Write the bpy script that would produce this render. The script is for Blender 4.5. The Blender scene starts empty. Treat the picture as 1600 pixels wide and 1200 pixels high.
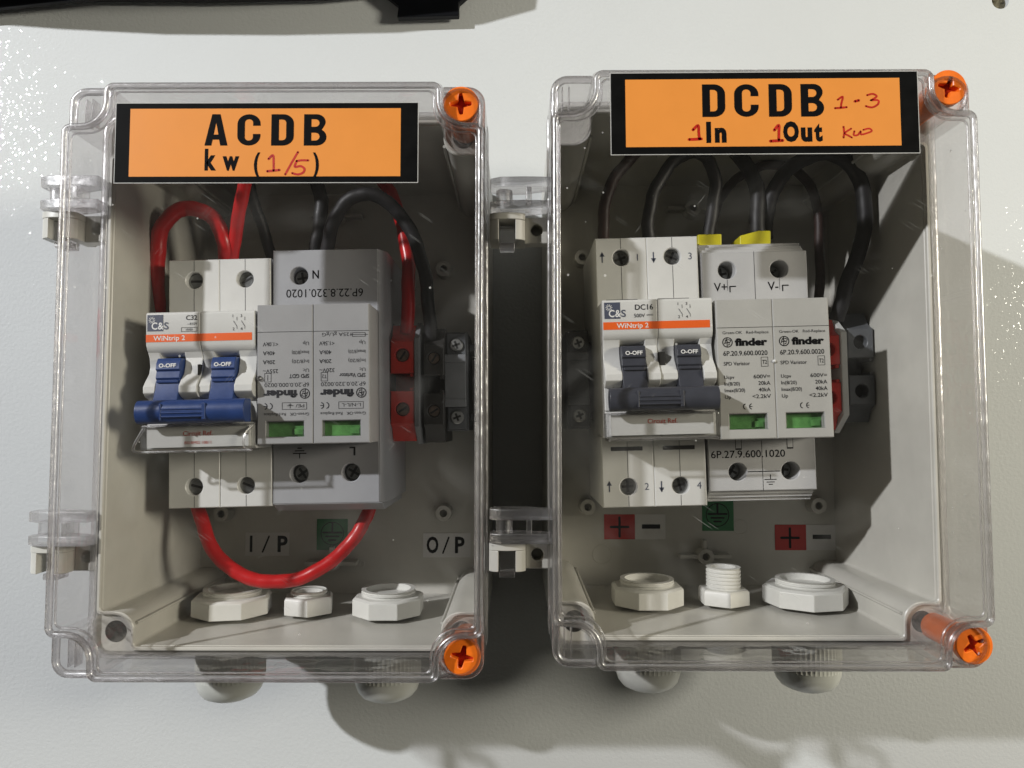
import bpy, bmesh, math, random
from mathutils import Vector, Matrix
from mathutils.geometry import tessellate_polygon
random.seed(7)
SC = bpy.context.scene
C = SC.collection
MM = 0.001

# ------------------------------------------------------------------ camera
FPX, CAMH = 1155.0, 314.0          # focal length in photo pixels, height over the panel in mm
TILT, YAW = math.atan(64 / FPX), 0.006
cam_d = bpy.data.cameras.new('camera')
cam_d.sensor_width = 36.0
cam_d.lens = FPX / 1600 * 36.0
cam_d.clip_start = 0.005
cam_d.clip_end = 20
cam = bpy.data.objects.new('camera', cam_d)
C.objects.link(cam)
cam.location = (0, 0, CAMH * MM)
cam.rotation_euler = (TILT, YAW, 0)
SC.camera = cam

# ------------------------------------------------------------------ world, lamps, exposure
world = bpy.data.worlds.new('World')
SC.world = world
world.use_nodes = True
wn = world.node_tree.nodes
wl = world.node_tree.links
bg = wn['Background']
bg.inputs['Strength'].default_value = 0.22
tc = wn.new('ShaderNodeTexCoord')
nz = wn.new('ShaderNodeTexNoise')
nz.inputs['Scale'].default_value = 1.8
nz.inputs['Detail'].default_value = 1.5
wr = wn.new('ShaderNodeValToRGB')
wr.color_ramp.elements[0].position = 0.40
wr.color_ramp.elements[0].color = (0.085, 0.078, 0.062, 1)
wr.color_ramp.elements[1].position = 0.62
wr.color_ramp.elements[1].color = (0.42, 0.40, 0.345, 1)
wl.new(tc.outputs['Generated'], nz.inputs['Vector'])
wl.new(nz.outputs['Fac'], wr.inputs['Fac'])
sx_ = wn.new('ShaderNodeSeparateXYZ')
wl.new(tc.outputs['Generated'], sx_.inputs[0])
mr_ = wn.new('ShaderNodeMapRange')
mr_.inputs['From Min'].default_value = -0.35
mr_.inputs['From Max'].default_value = 0.9
mr_.inputs['To Min'].default_value = 0.35
mr_.inputs['To Max'].default_value = 2.3
wl.new(sx_.outputs['Y'], mr_.inputs['Value'])
vm_ = wn.new('ShaderNodeVectorMath')
vm_.operation = 'SCALE'
wl.new(wr.outputs['Color'], vm_.inputs[0])
wl.new(mr_.outputs['Result'], vm_.inputs['Scale'])
wl.new(vm_.outputs['Vector'], bg.inputs['Color'])


def area(name, loc, target, size, watts, color, size_y=None):
    d = bpy.data.lights.new(name, 'AREA')
    d.energy = watts
    d.color = color
    if size_y:
        d.shape = 'RECTANGLE'
        d.size = size * MM
        d.size_y = size_y * MM
    else:
        d.shape = 'DISK'
        d.size = size * MM
    o = bpy.data.objects.new(name, d)
    C.objects.link(o)
    o.location = Vector(loc) * MM
    o.rotation_euler = (Vector(target) - Vector(loc)).to_track_quat('-Z', 'Y').to_euler()
    return o


area('key_lamp', (-1200, 680, 1050), (0, 0, 0), 44, 30.5, (0.96, 0.98, 1.0))
area('side_lamp', (880, 165, 570), (0, 0, 0), 230, 7.6, (1.0, 0.955, 0.80))

SC.view_settings.view_transform = 'Standard'
SC.view_settings.look = 'None'
SC.view_settings.exposure = 0
SC.view_settings.gamma = 1
SC.view_settings.use_curve_mapping = False
SC.cycles.use_denoising = True
SC.cycles.max_bounces = 14
SC.cycles.diffuse_bounces = 2
SC.cycles.transparent_max_bounces = 40
SC.cycles.caustics_reflective = False
SC.cycles.caustics_refractive = False
SC.cycles.sample_clamp_indirect = 6


def P(px, py, z):
    """point of the place seen at a photo pixel, at its own height z over the panel (mm)"""
    d = Vector(((px - 800) / FPX, -(py - 600) / FPX, -1))
    d.rotate(cam.rotation_euler)
    k = (z - CAMH) / d.z
    return Vector((d.x * k, d.y * k, z))


# ------------------------------------------------------------------ materials
def nt(m):
    return m.node_tree.nodes, m.node_tree.links


def mat(name, col, rough=0.45, metal=0.0, var=0.06, vscale=60, bump=0.0, bscale=900, spec=0.5, coat=0.0, rvar=0.08):
    m = bpy.data.materials.new(name)
    m.use_nodes = True
    n, l = nt(m)
    b = n['Principled BSDF']
    b.inputs['Roughness'].default_value = rough
    b.inputs['Metallic'].default_value = metal
    b.inputs['Specular IOR Level'].default_value = spec
    b.inputs['Coat Weight'].default_value = coat
    t = n.new('ShaderNodeTexCoord')
    ns = n.new('ShaderNodeTexNoise')
    ns.inputs['Scale'].default_value = vscale
    ns.inputs['Detail'].default_value = 6
    ns.inputs['Roughness'].default_value = 0.65
    l.new(t.outputs['Object'], ns.inputs['Vector'])
    r = n.new('ShaderNodeValToRGB')
    r.color_ramp.elements[0].position = 0.3
    r.color_ramp.elements[1].position = 0.7
    r.color_ramp.elements[0].color = tuple(c * (1 - var) for c in col) + (1,)
    r.color_ramp.elements[1].color = tuple(min(1, c * (1 + var)) for c in col) + (1,)
    l.new(ns.outputs['Fac'], r.inputs['Fac'])
    l.new(r.outputs['Color'], b.inputs['Base Color'])
    mr = n.new('ShaderNodeMapRange')
    mr.inputs['To Min'].default_value = max(0.02, rough - rvar)
    mr.inputs['To Max'].default_value = rough + rvar
    l.new(ns.outputs['Fac'], mr.inputs['Value'])
    l.new(mr.outputs['Result'], b.inputs['Roughness'])
    if bump:
        n2 = n.new('ShaderNodeTexNoise')
        n2.inputs['Scale'].default_value = bscale
        n2.inputs['Detail'].default_value = 3
        l.new(t.outputs['Object'], n2.inputs['Vector'])
        bp = n.new('ShaderNodeBump')
        bp.inputs['Strength'].default_value = bump
        bp.inputs['Distance'].default_value = 0.0002
        l.new(n2.outputs['Fac'], bp.inputs['Height'])
        l.new(bp.outputs['Normal'], b.inputs['Normal'])
    return m


def clear_mat(name, tint=(0.98, 0.975, 0.972), refl=1.0, wave=0.0, dust=True, haze=0.0):
    """thin clear polycarbonate sheet: passes light, mirrors by fresnel, carries dust and scratches"""
    m = bpy.data.materials.new(name)
    m.use_nodes = True
    n, l = nt(m)
    for x in list(n):
        if x.type == 'BSDF_PRINCIPLED':
            n.remove(x)
    out = [x for x in n if x.type == 'OUTPUT_MATERIAL'][0]
    tr = n.new('ShaderNodeBsdfTransparent')
    tr.inputs['Color'].default_value = tint + (1,)
    gl = n.new('ShaderNodeBsdfGlossy')
    gl.inputs['Roughness'].default_value = 0.03
    fr = n.new('ShaderNodeLayerWeight')
    fr.inputs['Blend'].default_value = 0.5
    pw = n.new('ShaderNodeMath')
    pw.operation = 'POWER'
    pw.inputs[1].default_value = 5.0
    l.new(fr.outputs['Facing'], pw.inputs[0])
    f0 = n.new('ShaderNodeMath')
    f0.operation = 'MULTIPLY_ADD'
    f0.inputs[1].default_value = 0.95
    f0.inputs[2].default_value = 0.035
    l.new(pw.outputs[0], f0.inputs[0])
    t = n.new('ShaderNodeTexCoord')
    if wave:
        ns = n.new('ShaderNodeTexNoise')
        ns.inputs['Scale'].default_value = 90
        bp = n.new('ShaderNodeBump')
        bp.inputs['Strength'].default_value = wave
        bp.inputs['Distance'].default_value = 0.002
        l.new(t.outputs['Object'], ns.inputs['Vector'])
        l.new(ns.outputs['Fac'], bp.inputs['Height'])
        l.new(bp.outputs['Normal'], gl.inputs['Normal'])
        l.new(bp.outputs['Normal'], fr.inputs['Normal'])
    mul = n.new('ShaderNodeMath')
    mul.operation = 'MULTIPLY'
    mul.inputs[1].default_value = refl
    l.new(f0.outputs[0], mul.inputs[0])
    mx = n.new('ShaderNodeMixShader')
    l.new(mul.outputs[0], mx.inputs['Fac'])
    l.new(tr.outputs[0], mx.inputs[1])
    l.new(gl.outputs[0], mx.inputs[2])
    last = mx
    if dust:
        df = n.new('ShaderNodeBsdfDiffuse')
        df.inputs['Color'].default_value = (0.85, 0.84, 0.8, 1)
        vo = n.new('ShaderNodeTexVoronoi')
        vo.inputs['Scale'].default_value = 190
        vo.inputs['Randomness'].default_value = 1
        l.new(t.outputs['Object'], vo.inputs['Vector'])
        # each cell has its own tiny random grain size, most have none
        sp = n.new('ShaderNodeSeparateColor')
        l.new(vo.outputs['Color'], sp.inputs['Color'])
        sz = n.new('ShaderNodeMapRange')
        sz.inputs['From Min'].default_value = 0.72
        sz.inputs['From Max'].default_value = 1.0
        sz.inputs['To Min'].default_value = 0.0
        sz.inputs['To Max'].default_value = 0.075
        l.new(sp.outputs['Red'], sz.inputs['Value'])
        lt = n.new('ShaderNodeMath')
        lt.operation = 'LESS_THAN'
        l.new(vo.outputs['Distance'], lt.inputs[0])
        l.new(sz.outputs['Result'], lt.inputs[1])
        s1 = n.new('ShaderNodeMath')
        s1.operation = 'MULTIPLY'
        s1.inputs[1].default_value = 0.38
        l.new(lt.outputs[0], s1.inputs[0])
        # smears
        sm = n.new('ShaderNodeTexNoise')
        sm.inputs['Scale'].default_value = 28
        sm.inputs['Detail'].default_value = 8
        sm.inputs['Distortion'].default_value = 1.4
        l.new(t.outputs['Object'], sm.inputs['Vector'])
        sr = n.new('ShaderNodeMapRange')
        sr.inputs['From Min'].default_value = 0.56
        sr.inputs['From Max'].default_value = 0.75
        sr.inputs['To Min'].default_value = haze
        sr.inputs['To Max'].default_value = haze + 0.024
        l.new(sm.outputs['Fac'], sr.inputs['Value'])
        ad = n.new('ShaderNodeMath')
        ad.operation = 'ADD'
        ad.use_clamp = True
        l.new(s1.outputs[0], ad.inputs[0])
        l.new(sr.outputs['Result'], ad.inputs[1])
        prev = ad
        for (ang, sc_, thr_) in ((0.6, (60, 3200, 1), 0.785), (-0.9, (90, 3800, 1), 0.80)):
            rt = n.new('ShaderNodeMapping')
            rt.inputs['Rotation'].default_value = (0, 0, ang)
            l.new(t.outputs['Object'], rt.inputs['Vector'])
            mp = n.new('ShaderNodeMapping')
            mp.inputs['Scale'].default_value = sc_
            l.new(rt.outputs['Vector'], mp.inputs['Vector'])
            sn_ = n.new('ShaderNodeTexNoise')
            sn_.inputs['Scale'].default_value = 1.0
            sn_.inputs['Detail'].default_value = 1.0
            l.new(mp.outputs['Vector'], sn_.inputs['Vector'])
            st = n.new('ShaderNodeMath')
            st.operation = 'GREATER_THAN'
            st.inputs[1].default_value = thr_
            l.new(sn_.outputs['Fac'], st.inputs[0])
            sa = n.new('ShaderNodeMath')
            sa.operation = 'MULTIPLY_ADD'
            sa.inputs[1].default_value = 0.16
            sa.use_clamp = True
            l.new(st.outputs[0], sa.inputs[0])
            l.new(prev.outputs[0], sa.inputs[2])
            prev = sa
        m2 = n.new('ShaderNodeMixShader')
        l.new(prev.outputs[0], m2.inputs['Fac'])
        l.new(mx.outputs[0], m2.inputs[1])
        l.new(df.outputs[0], m2.inputs[2])
        last = m2
    l.new(last.outputs[0], out.inputs['Surface'])
    return m


def glass_mat(name, mixt=0.50, ior=1.49, tint=(0.985, 0.975, 0.98)):
    """thick moulded edges of the clear lids: refracting, partly letting light straight through"""
    m = bpy.data.materials.new(name)
    m.use_nodes = True
    n, l = nt(m)
    for x in list(n):
        if x.type == 'BSDF_PRINCIPLED':
            n.remove(x)
    out = [x for x in n if x.type == 'OUTPUT_MATERIAL'][0]
    g = n.new('ShaderNodeBsdfGlass')
    g.inputs['IOR'].default_value = ior
    g.inputs['Roughness'].default_value = 0.06
    g.inputs['Color'].default_value = tint + (1,)
    ns = n.new('ShaderNodeTexNoise')
    ns.inputs['Scale'].default_value = 160
    ns.inputs['Detail'].default_value = 2
    t = n.new('ShaderNodeTexCoord')
    l.new(t.outputs['Object'], ns.inputs['Vector'])
    bp = n.new('ShaderNodeBump')
    bp.inputs['Strength'].default_value = 0.35
    bp.inputs['Distance'].default_value = 0.0012
    l.new(ns.outputs['Fac'], bp.inputs['Height'])
    l.new(bp.outputs['Normal'], g.inputs['Normal'])
    tr = n.new('ShaderNodeBsdfTransparent')
    tr.inputs['Color'].default_value = tint + (1,)
    mx = n.new('ShaderNodeMixShader')
    mx.inputs['Fac'].default_value = mixt
    l.new(g.outputs[0], mx.inputs[1])
    l.new(tr.outputs[0], mx.inputs[2])
    gl = n.new('ShaderNodeBsdfGlossy')
    gl.inputs['Roughness'].default_value = 0.30
    l.new(bp.outputs['Normal'], gl.inputs['Normal'])
    m3 = n.new('ShaderNodeMixShader')
    m3.inputs['Fac'].default_value = 0.16
    l.new(mx.outputs[0], m3.inputs[1])
    l.new(gl.outputs[0], m3.inputs[2])
    l.new(m3.outputs[0], out.inputs['Surface'])
    return m


def wall_mat():
    m = mat('powder_coated_panel', (0.605, 0.615, 0.615), rough=0.62, var=0.035, vscale=5, rvar=0.04)
    n, l = nt(m)
    b = n['Principled BSDF']
    t = n.new('ShaderNodeTexCoord')
    a = n.new('ShaderNodeTexNoise')
    a.inputs['Scale'].default_value = 700
    a.inputs['Detail'].default_value = 3
    a.inputs['Roughness'].default_value = 0.55
    l.new(t.outputs['Object'], a.inputs['Vector'])
    # the orange peel is stronger in some places than in others
    c = n.new('ShaderNodeTexNoise')
    c.inputs['Scale'].default_value = 9
    l.new(t.outputs['Object'], c.inputs['Vector'])
    cm = n.new('ShaderNodeMapRange')
    cm.inputs['From Min'].default_value = 0.35
    cm.inputs['From Max'].default_value = 0.65
    cm.inputs['To Min'].default_value = 0.34
    cm.inputs['To Max'].default_value = 0.62
    l.new(c.outputs['Fac'], cm.inputs['Value'])
    bp = n.new('ShaderNodeBump')
    bp.inputs['Distance'].default_value = 0.00030
    l.new(cm.outputs['Result'], bp.inputs['Strength'])
    l.new(a.outputs['Fac'], bp.inputs['Height'])
    l.new(bp.outputs['Normal'], b.inputs['Normal'])
    # glossy clear skin that glitters towards the lamp
    bc = n.new('ShaderNodeBump')
    bc.inputs['Strength'].default_value = 0.62
    bc.inputs['Distance'].default_value = 0.00034
    a2 = n.new('ShaderNodeTexNoise')
    a2.inputs['Scale'].default_value = 560
    a2.inputs['Detail'].default_value = 1
    l.new(t.outputs['Object'], a2.inputs['Vector'])
    l.new(a2.outputs['Fac'], bc.inputs['Height'])
    b.inputs['Coat Weight'].default_value = 0.5
    b.inputs['Coat Roughness'].default_value = 0.035
    b.inputs['Specular IOR Level'].default_value = 0.12
    l.new(bc.outputs['Normal'], b.inputs['Coat Normal'])
    # sparse specks of dirt in the paint
    v = n.new('ShaderNodeTexVoronoi')
    v.inputs['Scale'].default_value = 75
    l.new(t.outputs['Object'], v.inputs['Vector'])
    sp = n.new('ShaderNodeSeparateColor')
    l.new(v.outputs['Color'], sp.inputs['Color'])
    mr = n.new('ShaderNodeMapRange')
    mr.inputs['From Min'].default_value = 0.80
    mr.inputs['To Max'].default_value = 0.040
    l.new(sp.outputs['Green'], mr.inputs['Value'])
    lt = n.new('ShaderNodeMath')
    lt.operation = 'LESS_THAN'
    l.new(v.outputs['Distance'], lt.inputs[0])
    l.new(mr.outputs['Result'], lt.inputs[1])
    mxc = n.new('ShaderNodeMix')
    mxc.data_type = 'RGBA'
    l.new(lt.outputs[0], mxc.inputs['Factor'])
    old = b.inputs['Base Color'].links[0].from_socket
    l.new(old, mxc.inputs['A'])
    mxc.inputs['B'].default_value = (0.30, 0.28, 0.25, 1)
    l.new(mxc.outputs['Result'], b.inputs['Base Color'])
    return m


M = {}
M['wall'] = wall_mat()
M['base'] = mat('light_grey_abs', (0.60, 0.585, 0.53), rough=0.34, var=0.09, vscale=38, bump=0.14, bscale=1300, rvar=0.14)
M['hole'] = mat('cavity_shade', (0.012, 0.011, 0.010), rough=0.7)  # near-black colour standing for the shade inside holes, wells and slots
M['clear'] = clear_mat('clear_lid_sheet', haze=0.002)
M['side'] = clear_mat('clear_lid_side', tint=(0.975, 0.968, 0.97), wave=0.25, dust=True, haze=0.03)
M['glass'] = glass_mat('clear_lid_edge')
M['glassy'] = glass_mat('clear_moulding', mixt=0.5)
M['holder'] = clear_mat('clear_label_holder', tint=(0.97, 0.97, 0.97), wave=0.3, dust=False, refl=1.2)
M['mcb'] = mat('white_breaker_plastic', (0.69, 0.69, 0.665), rough=0.36, var=0.035, vscale=90, bump=0.08, bscale=1800)
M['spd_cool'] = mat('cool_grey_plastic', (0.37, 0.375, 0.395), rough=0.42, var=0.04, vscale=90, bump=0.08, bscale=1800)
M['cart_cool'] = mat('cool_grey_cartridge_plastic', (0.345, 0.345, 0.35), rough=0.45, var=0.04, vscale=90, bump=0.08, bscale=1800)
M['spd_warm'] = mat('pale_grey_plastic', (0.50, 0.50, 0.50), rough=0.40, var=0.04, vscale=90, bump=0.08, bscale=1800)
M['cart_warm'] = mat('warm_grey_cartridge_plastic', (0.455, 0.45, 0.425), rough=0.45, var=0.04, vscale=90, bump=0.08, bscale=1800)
M['blue'] = mat('blue_toggle_plastic', (0.013, 0.042, 0.165), rough=0.36, var=0.12, vscale=200, bump=0.1)
M['charcoal'] = mat('charcoal_toggle_plastic', (0.045, 0.048, 0.062), rough=0.38, var=0.1, vscale=200, bump=0.1)
M['ostripe'] = mat('orange_print', (0.86, 0.13, 0.015), rough=0.4)
M['ink'] = mat('black_ink', (0.004, 0.004, 0.005), rough=0.65, spec=0.06)
M['inkgrey'] = mat('grey_ink', (0.02, 0.02, 0.025), rough=0.6, spec=0.25)
M['inkblue'] = mat('slate_print', (0.07, 0.08, 0.12), rough=0.5)
M['inkwhite'] = mat('white_ink', (0.8, 0.8, 0.78), rough=0.5)
M['inkred'] = mat('red_print', (0.55, 0.05, 0.02), rough=0.5)
M['marker'] = mat('red_marker_ink', (0.45, 0.012, 0.005), rough=0.4, var=0.25, vscale=400)
M['stick_black'] = mat('black_sticker', (0.006, 0.006, 0.006), rough=0.5, var=0.3, vscale=120, bump=0.05, bscale=300, spec=0.03)
M['stick_orange'] = mat('orange_sticker', (0.74, 0.265, 0.048), rough=0.50, var=0.035, vscale=50, bump=0.35, bscale=60, spec=0.2)
M['stick_edge'] = mat('sticker_paper_edge', (0.45, 0.44, 0.42), rough=0.6)
M['paper'] = mat('white_label_paper', (0.74, 0.73, 0.71), rough=0.6, var=0.04)
M['paper_red'] = mat('red_label_paper', (0.52, 0.025, 0.02), rough=0.55, var=0.08)
M['paper_green'] = mat('green_label_paper', (0.012, 0.17, 0.05), rough=0.55, var=0.08)
M['orange'] = mat('orange_screw_plastic', (0.86, 0.17, 0.010), rough=0.38, var=0.12, vscale=260, bump=0.25, bscale=700)
M['orange_shaded'] = mat('orange_recess_shade', (0.45, 0.02, 0.002), rough=0.5)  # darker copy of the screw orange, shade of the recess in its colour
M['screw'] = mat('dark_steel', (0.27, 0.275, 0.27), rough=0.30, metal=0.85, var=0.3, vscale=500, bump=0.3)
M['brass'] = mat('brown_steel', (0.20, 0.15, 0.12), rough=0.45, metal=0.6, var=0.3, vscale=500, bump=0.3)
M['steel'] = mat('zinc_steel', (0.42, 0.42, 0.41), rough=0.38, metal=0.9, var=0.1, vscale=200)
M['red_wire'] = mat('red_pvc', (0.52, 0.012, 0.014), rough=0.32, var=0.12, vscale=120, bump=0.15, bscale=500)
M['black_wire'] = mat('black_pvc', (0.016, 0.015, 0.016), rough=0.52, var=0.2, vscale=120, bump=0.2, bscale=500)
M['brown_wire'] = mat('brown_pvc', (0.034, 0.016, 0.013), rough=0.55, var=0.2, vscale=120, bump=0.2, bscale=500)
M['yellow'] = mat('yellow_sleeve', (0.62, 0.55, 0.02), rough=0.4)
M['red_term'] = mat('red_terminal_plastic', (0.62, 0.030, 0.018), rough=0.4, var=0.08, vscale=200)
M['black_term'] = mat('black_terminal_plastic', (0.030, 0.028, 0.026), rough=0.42, var=0.15, vscale=200)
M['grey_term'] = mat('slate_terminal_plastic', (0.105, 0.11, 0.118), rough=0.42, var=0.08, vscale=200)
M['mid_term'] = mat('grey_terminal_plastic', (0.20, 0.205, 0.215), rough=0.42, var=0.08, vscale=200)
M['white_term'] = mat('white_plate_plastic', (0.62, 0.62, 0.60), rough=0.4)
M['green'] = mat('green_status_flag', (0.13, 0.36, 0.10), rough=0.30, var=0.25, vscale=350)
M['nut'] = mat('white_nylon', (0.73, 0.725, 0.68), rough=0.42, var=0.05, vscale=80, bump=0.15, bscale=700)
M['gland'] = mat('pale_grey_nylon', (0.50, 0.50, 0.46), rough=0.34, var=0.05, vscale=80)
M['blackobj'] = mat('black_moulding', (0.003, 0.0035, 0.005), rough=0.45, var=0.3, vscale=60, spec=0.2)
M['olive'] = mat('olive_plug', (0.15, 0.13, 0.08), rough=0.5, var=0.4, vscale=300)


# ------------------------------------------------------------------ mesh building (mm, thing-local)
def tess(loops):
    vs = [p for lp in loops for p in lp]
    tris = tessellate_polygon([[Vector((p[0], p[1], 0)) for p in lp] for lp in loops])
    return vs, tris


class MB:
    def __init__(self):
        self.v, self.f, self.m, self.nb = [], [], [], set()

    def add(self, verts, faces, m=0):
        o = len(self.v)
        self.v += [tuple(p) for p in verts]
        for f in faces:
            self.f.append([i + o for i in f])
            self.m.append(m)
        return self

    def box(self, x0, x1, y0, y1, z0, z1, m=0):
        v = [(x0, y0, z0), (x1, y0, z0), (x1, y1, z0), (x0, y1, z0), (x0, y0, z1), (x1, y0, z1), (x1, y1, z1), (x0, y1, z1)]
        return self.add(v, [(0, 3, 2, 1), (4, 5, 6, 7), (0, 1, 5, 4), (1, 2, 6, 5), (2, 3, 7, 6), (3, 0, 4, 7)], m)

    def prism(self, loop, a, b, axis='z', m=0):
        """closed loop extruded along an axis; loop coordinates are the other two axes in order"""
        def T(p, t):
            return (p[0], p[1], t) if axis == 'z' else ((t, p[0], p[1]) if axis == 'x' else (p[0], t, p[1]))
        n = len(loop)
        A = sum(loop[i][0] * loop[(i + 1) % n][1] - loop[(i + 1) % n][0] * loop[i][1] for i in range(n))
        if (A < 0) != (axis == 'y'):
            loop = loop[::-1]
        v = [T(p, a) for p in loop] + [T(p, b) for p in loop]
        f = [tuple(range(n))[::-1], tuple(range(n, 2 * n))] + [(i, (i + 1) % n, n + (i + 1) % n, n + i) for i in range(n)]
        return self.add(v, f, m)

    def plate(self, loops, z0, z1, m=0, ch=0.3):
        """plate with holes: first loop outer, the others holes, real side walls and a small chamfer on all of them"""
        if abs(z1 - z0) < 1e-6:
            vs, tris = tess(loops)
            return self.add([(p[0], p[1], z1) for p in vs], [tuple(t) for t in tris], m)
        start = len(self.f)

        def area2(lp):
            L = len(lp)
            return sum(lp[i][0] * lp[(i + 1) % L][1] - lp[(i + 1) % L][0] * lp[i][1] for i in range(L))
        loops = [lp if (area2(lp) > 0) == (k == 0) else lp[::-1] for k, lp in enumerate(loops)]

        def inset(lp, d):
            out, L = [], len(lp)
            for i in range(L):
                a, b, c = Vector(lp[i - 1]), Vector(lp[i]), Vector(lp[(i + 1) % L])
                e1, e2 = (b - a), (c - b)
                if e1.length < 1e-6 or e2.length < 1e-6:
                    out.append(tuple(b))
                    continue
                n1 = Vector((-e1.y, e1.x)).normalized()
                n2 = Vector((-e2.y, e2.x)).normalized()
                mm = n1 + n2
                k = d / max(0.35, mm.length_squared / 2)
                out.append((b.x + mm.x * k, b.y + mm.y * k))
            return out
        if ch:
            top = [inset(lp, ch) for lp in loops]
        else:
            top = loops
        vs, tris = tess(top)

        def ar(t):
            a, b, c = (vs[i] for i in t)
            return (b[0] - a[0]) * (c[1] - a[1]) - (c[0] - a[0]) * (b[1] - a[1])
        tris = [t if ar(t) > 0 else (t[0], t[2], t[1]) for t in tris]
        n = len(vs)
        flat = [p for lp in loops for p in lp]
        v = [(p[0], p[1], z1) for p in vs] + [(p[0], p[1], z1 - ch) for p in flat] + [(p[0], p[1], z0) for p in flat]
        f = [tuple(t) for t in tris] + [(t[0] + 2 * n, t[2] + 2 * n, t[1] + 2 * n) for t in tris]
        o = 0
        for lp in loops:
            L = len(lp)
            for i in range(L):
                a, b = o + i, o + (i + 1) % L
                f.append((a + 2 * n, b + 2 * n, b + n, a + n))
                if ch:
                    f.append((a + n, b + n, b, a))
            o += L
        if not ch:
            v = v[:n] + v[:n] + v[2 * n:]
        self.add(v, f, m)
        self.nb.update(range(start, len(self.f)))
        return self

    def lathe(self, prof, c, axis='z', n=32, m=0, cap=(True, True), rib=None):
        """prof: list of (t along the axis, radius)"""
        v, f = [], []
        for k, (t, r) in enumerate(prof):
            for i in range(n):
                a = 2 * math.pi * i / n
                rr = r * (1 - (rib[2] if i % 2 else 0)) if rib and rib[0] <= k <= rib[1] else r
                x, y = rr * math.cos(a), rr * math.sin(a)
                v.append((c[0] + x, c[1] + y, c[2] + t) if axis == 'z' else ((c[0] + x, c[1] + t, c[2] - y) if axis == 'y' else (c[0] + t, c[1] + x, c[2] + y)))
        for k in range(len(prof) - 1):
            for i in range(n):
                j = (i + 1) % n
                f.append((k * n + i, k * n + j, (k + 1) * n + j, (k + 1) * n + i))
        if cap[0]:
            f.append(tuple(range(n))[::-1])
        if cap[1]:
            f.append(tuple(range((len(prof) - 1) * n, len(prof) * n)))
        return self.add(v, f, m)

    def tube(self, pts, r, n=14, m=0, caps=True, closed=False):
        pts = [Vector(p) for p in pts]
        N = len(pts)
        if closed:
            tg = [(pts[(i + 1) % N] - pts[i - 1]).normalized() for i in range(N)]
        else:
            tg = [(pts[min(i + 1, N - 1)] - pts[max(i - 1, 0)]).normalized() for i in range(N)]
        up = Vector((0, 0, 1)) if abs(tg[0].z) < 0.9 else Vector((1, 0, 0))
        v, f = [], []
        nrm = (up - tg[0] * up.dot(tg[0])).normalized()
        for i, p in enumerate(pts):
            nrm = (nrm - tg[i] * nrm.dot(tg[i]))
            nrm = nrm.normalized() if nrm.length > 1e-6 else up
            bi = tg[i].cross(nrm)
            rr = r[i] if isinstance(r, (list, tuple)) else r
            for k in range(n):
                a = 2 * math.pi * k / n
                v.append(p + nrm * (rr * math.cos(a)) + bi * (rr * math.sin(a)))
        last = N if closed else N - 1
        for i in range(last):
            for k in range(n):
                a, b = i * n + k, i * n + (k + 1) % n
                c, d = ((i + 1) % N) * n + (k + 1) % n, ((i + 1) % N) * n + k
                f.append((a, b, c, d))
        if caps and not closed:
            f.append(tuple(range(n))[::-1])
            f.append(tuple(range((N - 1) * n, N * n)))
        return self.add(v, f, m)

    def build(self, name, mats, parent=None, bevel=0.0, seg=2, smooth=35, label=None):
        me = bpy.data.meshes.new(name)
        me.from_pydata([(x * MM, y * MM, z * MM) for x, y, z in self.v], [], self.f)
        if not isinstance(mats, (list, tuple)):
            mats = [mats]
        for mm in mats:
            me.materials.append(mm)
        me.polygons.foreach_set('material_index', self.m)
        me.update()
        if smooth:
            me.shade_smooth()
            me.set_sharp_from_angle(angle=math.radians(smooth))
        o = bpy.data.objects.new(name, me)
        C.objects.link(o)
        if parent:
            o.parent = parent
        if bevel:
            b = o.modifiers.new('bevel', 'BEVEL')
            b.width = bevel * MM
            b.segments = seg
            b.limit_method = 'WEIGHT'
            bm = bmesh.new()
            bm.from_mesh(me)
            bm.edges.ensure_lookup_table()
            at = me.attributes.new('bevel_weight_edge', 'FLOAT', 'EDGE')
            for e in bm.edges:
                if len(e.link_faces) == 2 and not any(fc.index in self.nb for fc in e.link_faces) and e.calc_face_angle(0) > math.radians(38):
                    at.data[e.index].value = 1.0
            bm.free()
            b.use_clamp_overlap = True
            b.harden_normals = True
        if label:
            o['label'] = label
        return o


def thing(name, label, cat, loc=(0, 0, 0), rot=0.0, group=None, kind=None):
    o = bpy.data.objects.new(name, None)
    o.empty_display_size = 0.01
    C.objects.link(o)
    o.location = Vector(loc) * MM
    o.rotation_euler = (0, 0, math.radians(rot))
    o['label'] = label
    o['category'] = cat
    if group:
        o['group'] = group
    if kind:
        o['kind'] = kind
    return o


def tag(o, label, cat, group=None):
    o['label'] = label
    o['category'] = cat
    if group:
        o['group'] = group
    return o


def arc(cx, cy, r, a0, a1, n=8):
    return [(cx + r * math.cos(math.radians(a0 + (a1 - a0) * i / n)), cy + r * math.sin(math.radians(a0 + (a1 - a0) * i / n))) for i in range(n + 1)]


def circ(cx, cy, r, n=28, rot=0):
    return [(cx + r * math.cos(2 * math.pi * i / n + rot), cy + r * math.sin(2 * math.pi * i / n + rot)) for i in range(n)]


def rrect(x0, x1, y0, y1, r, n=6):
    return arc(x1 - r, y0 + r, r, -90, 0, n) + arc(x1 - r, y1 - r, r, 0, 90, n) + arc(x0 + r, y1 - r, r, 90, 180, n) + arc(x0 + r, y0 + r, r, 180, 270, n)


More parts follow.
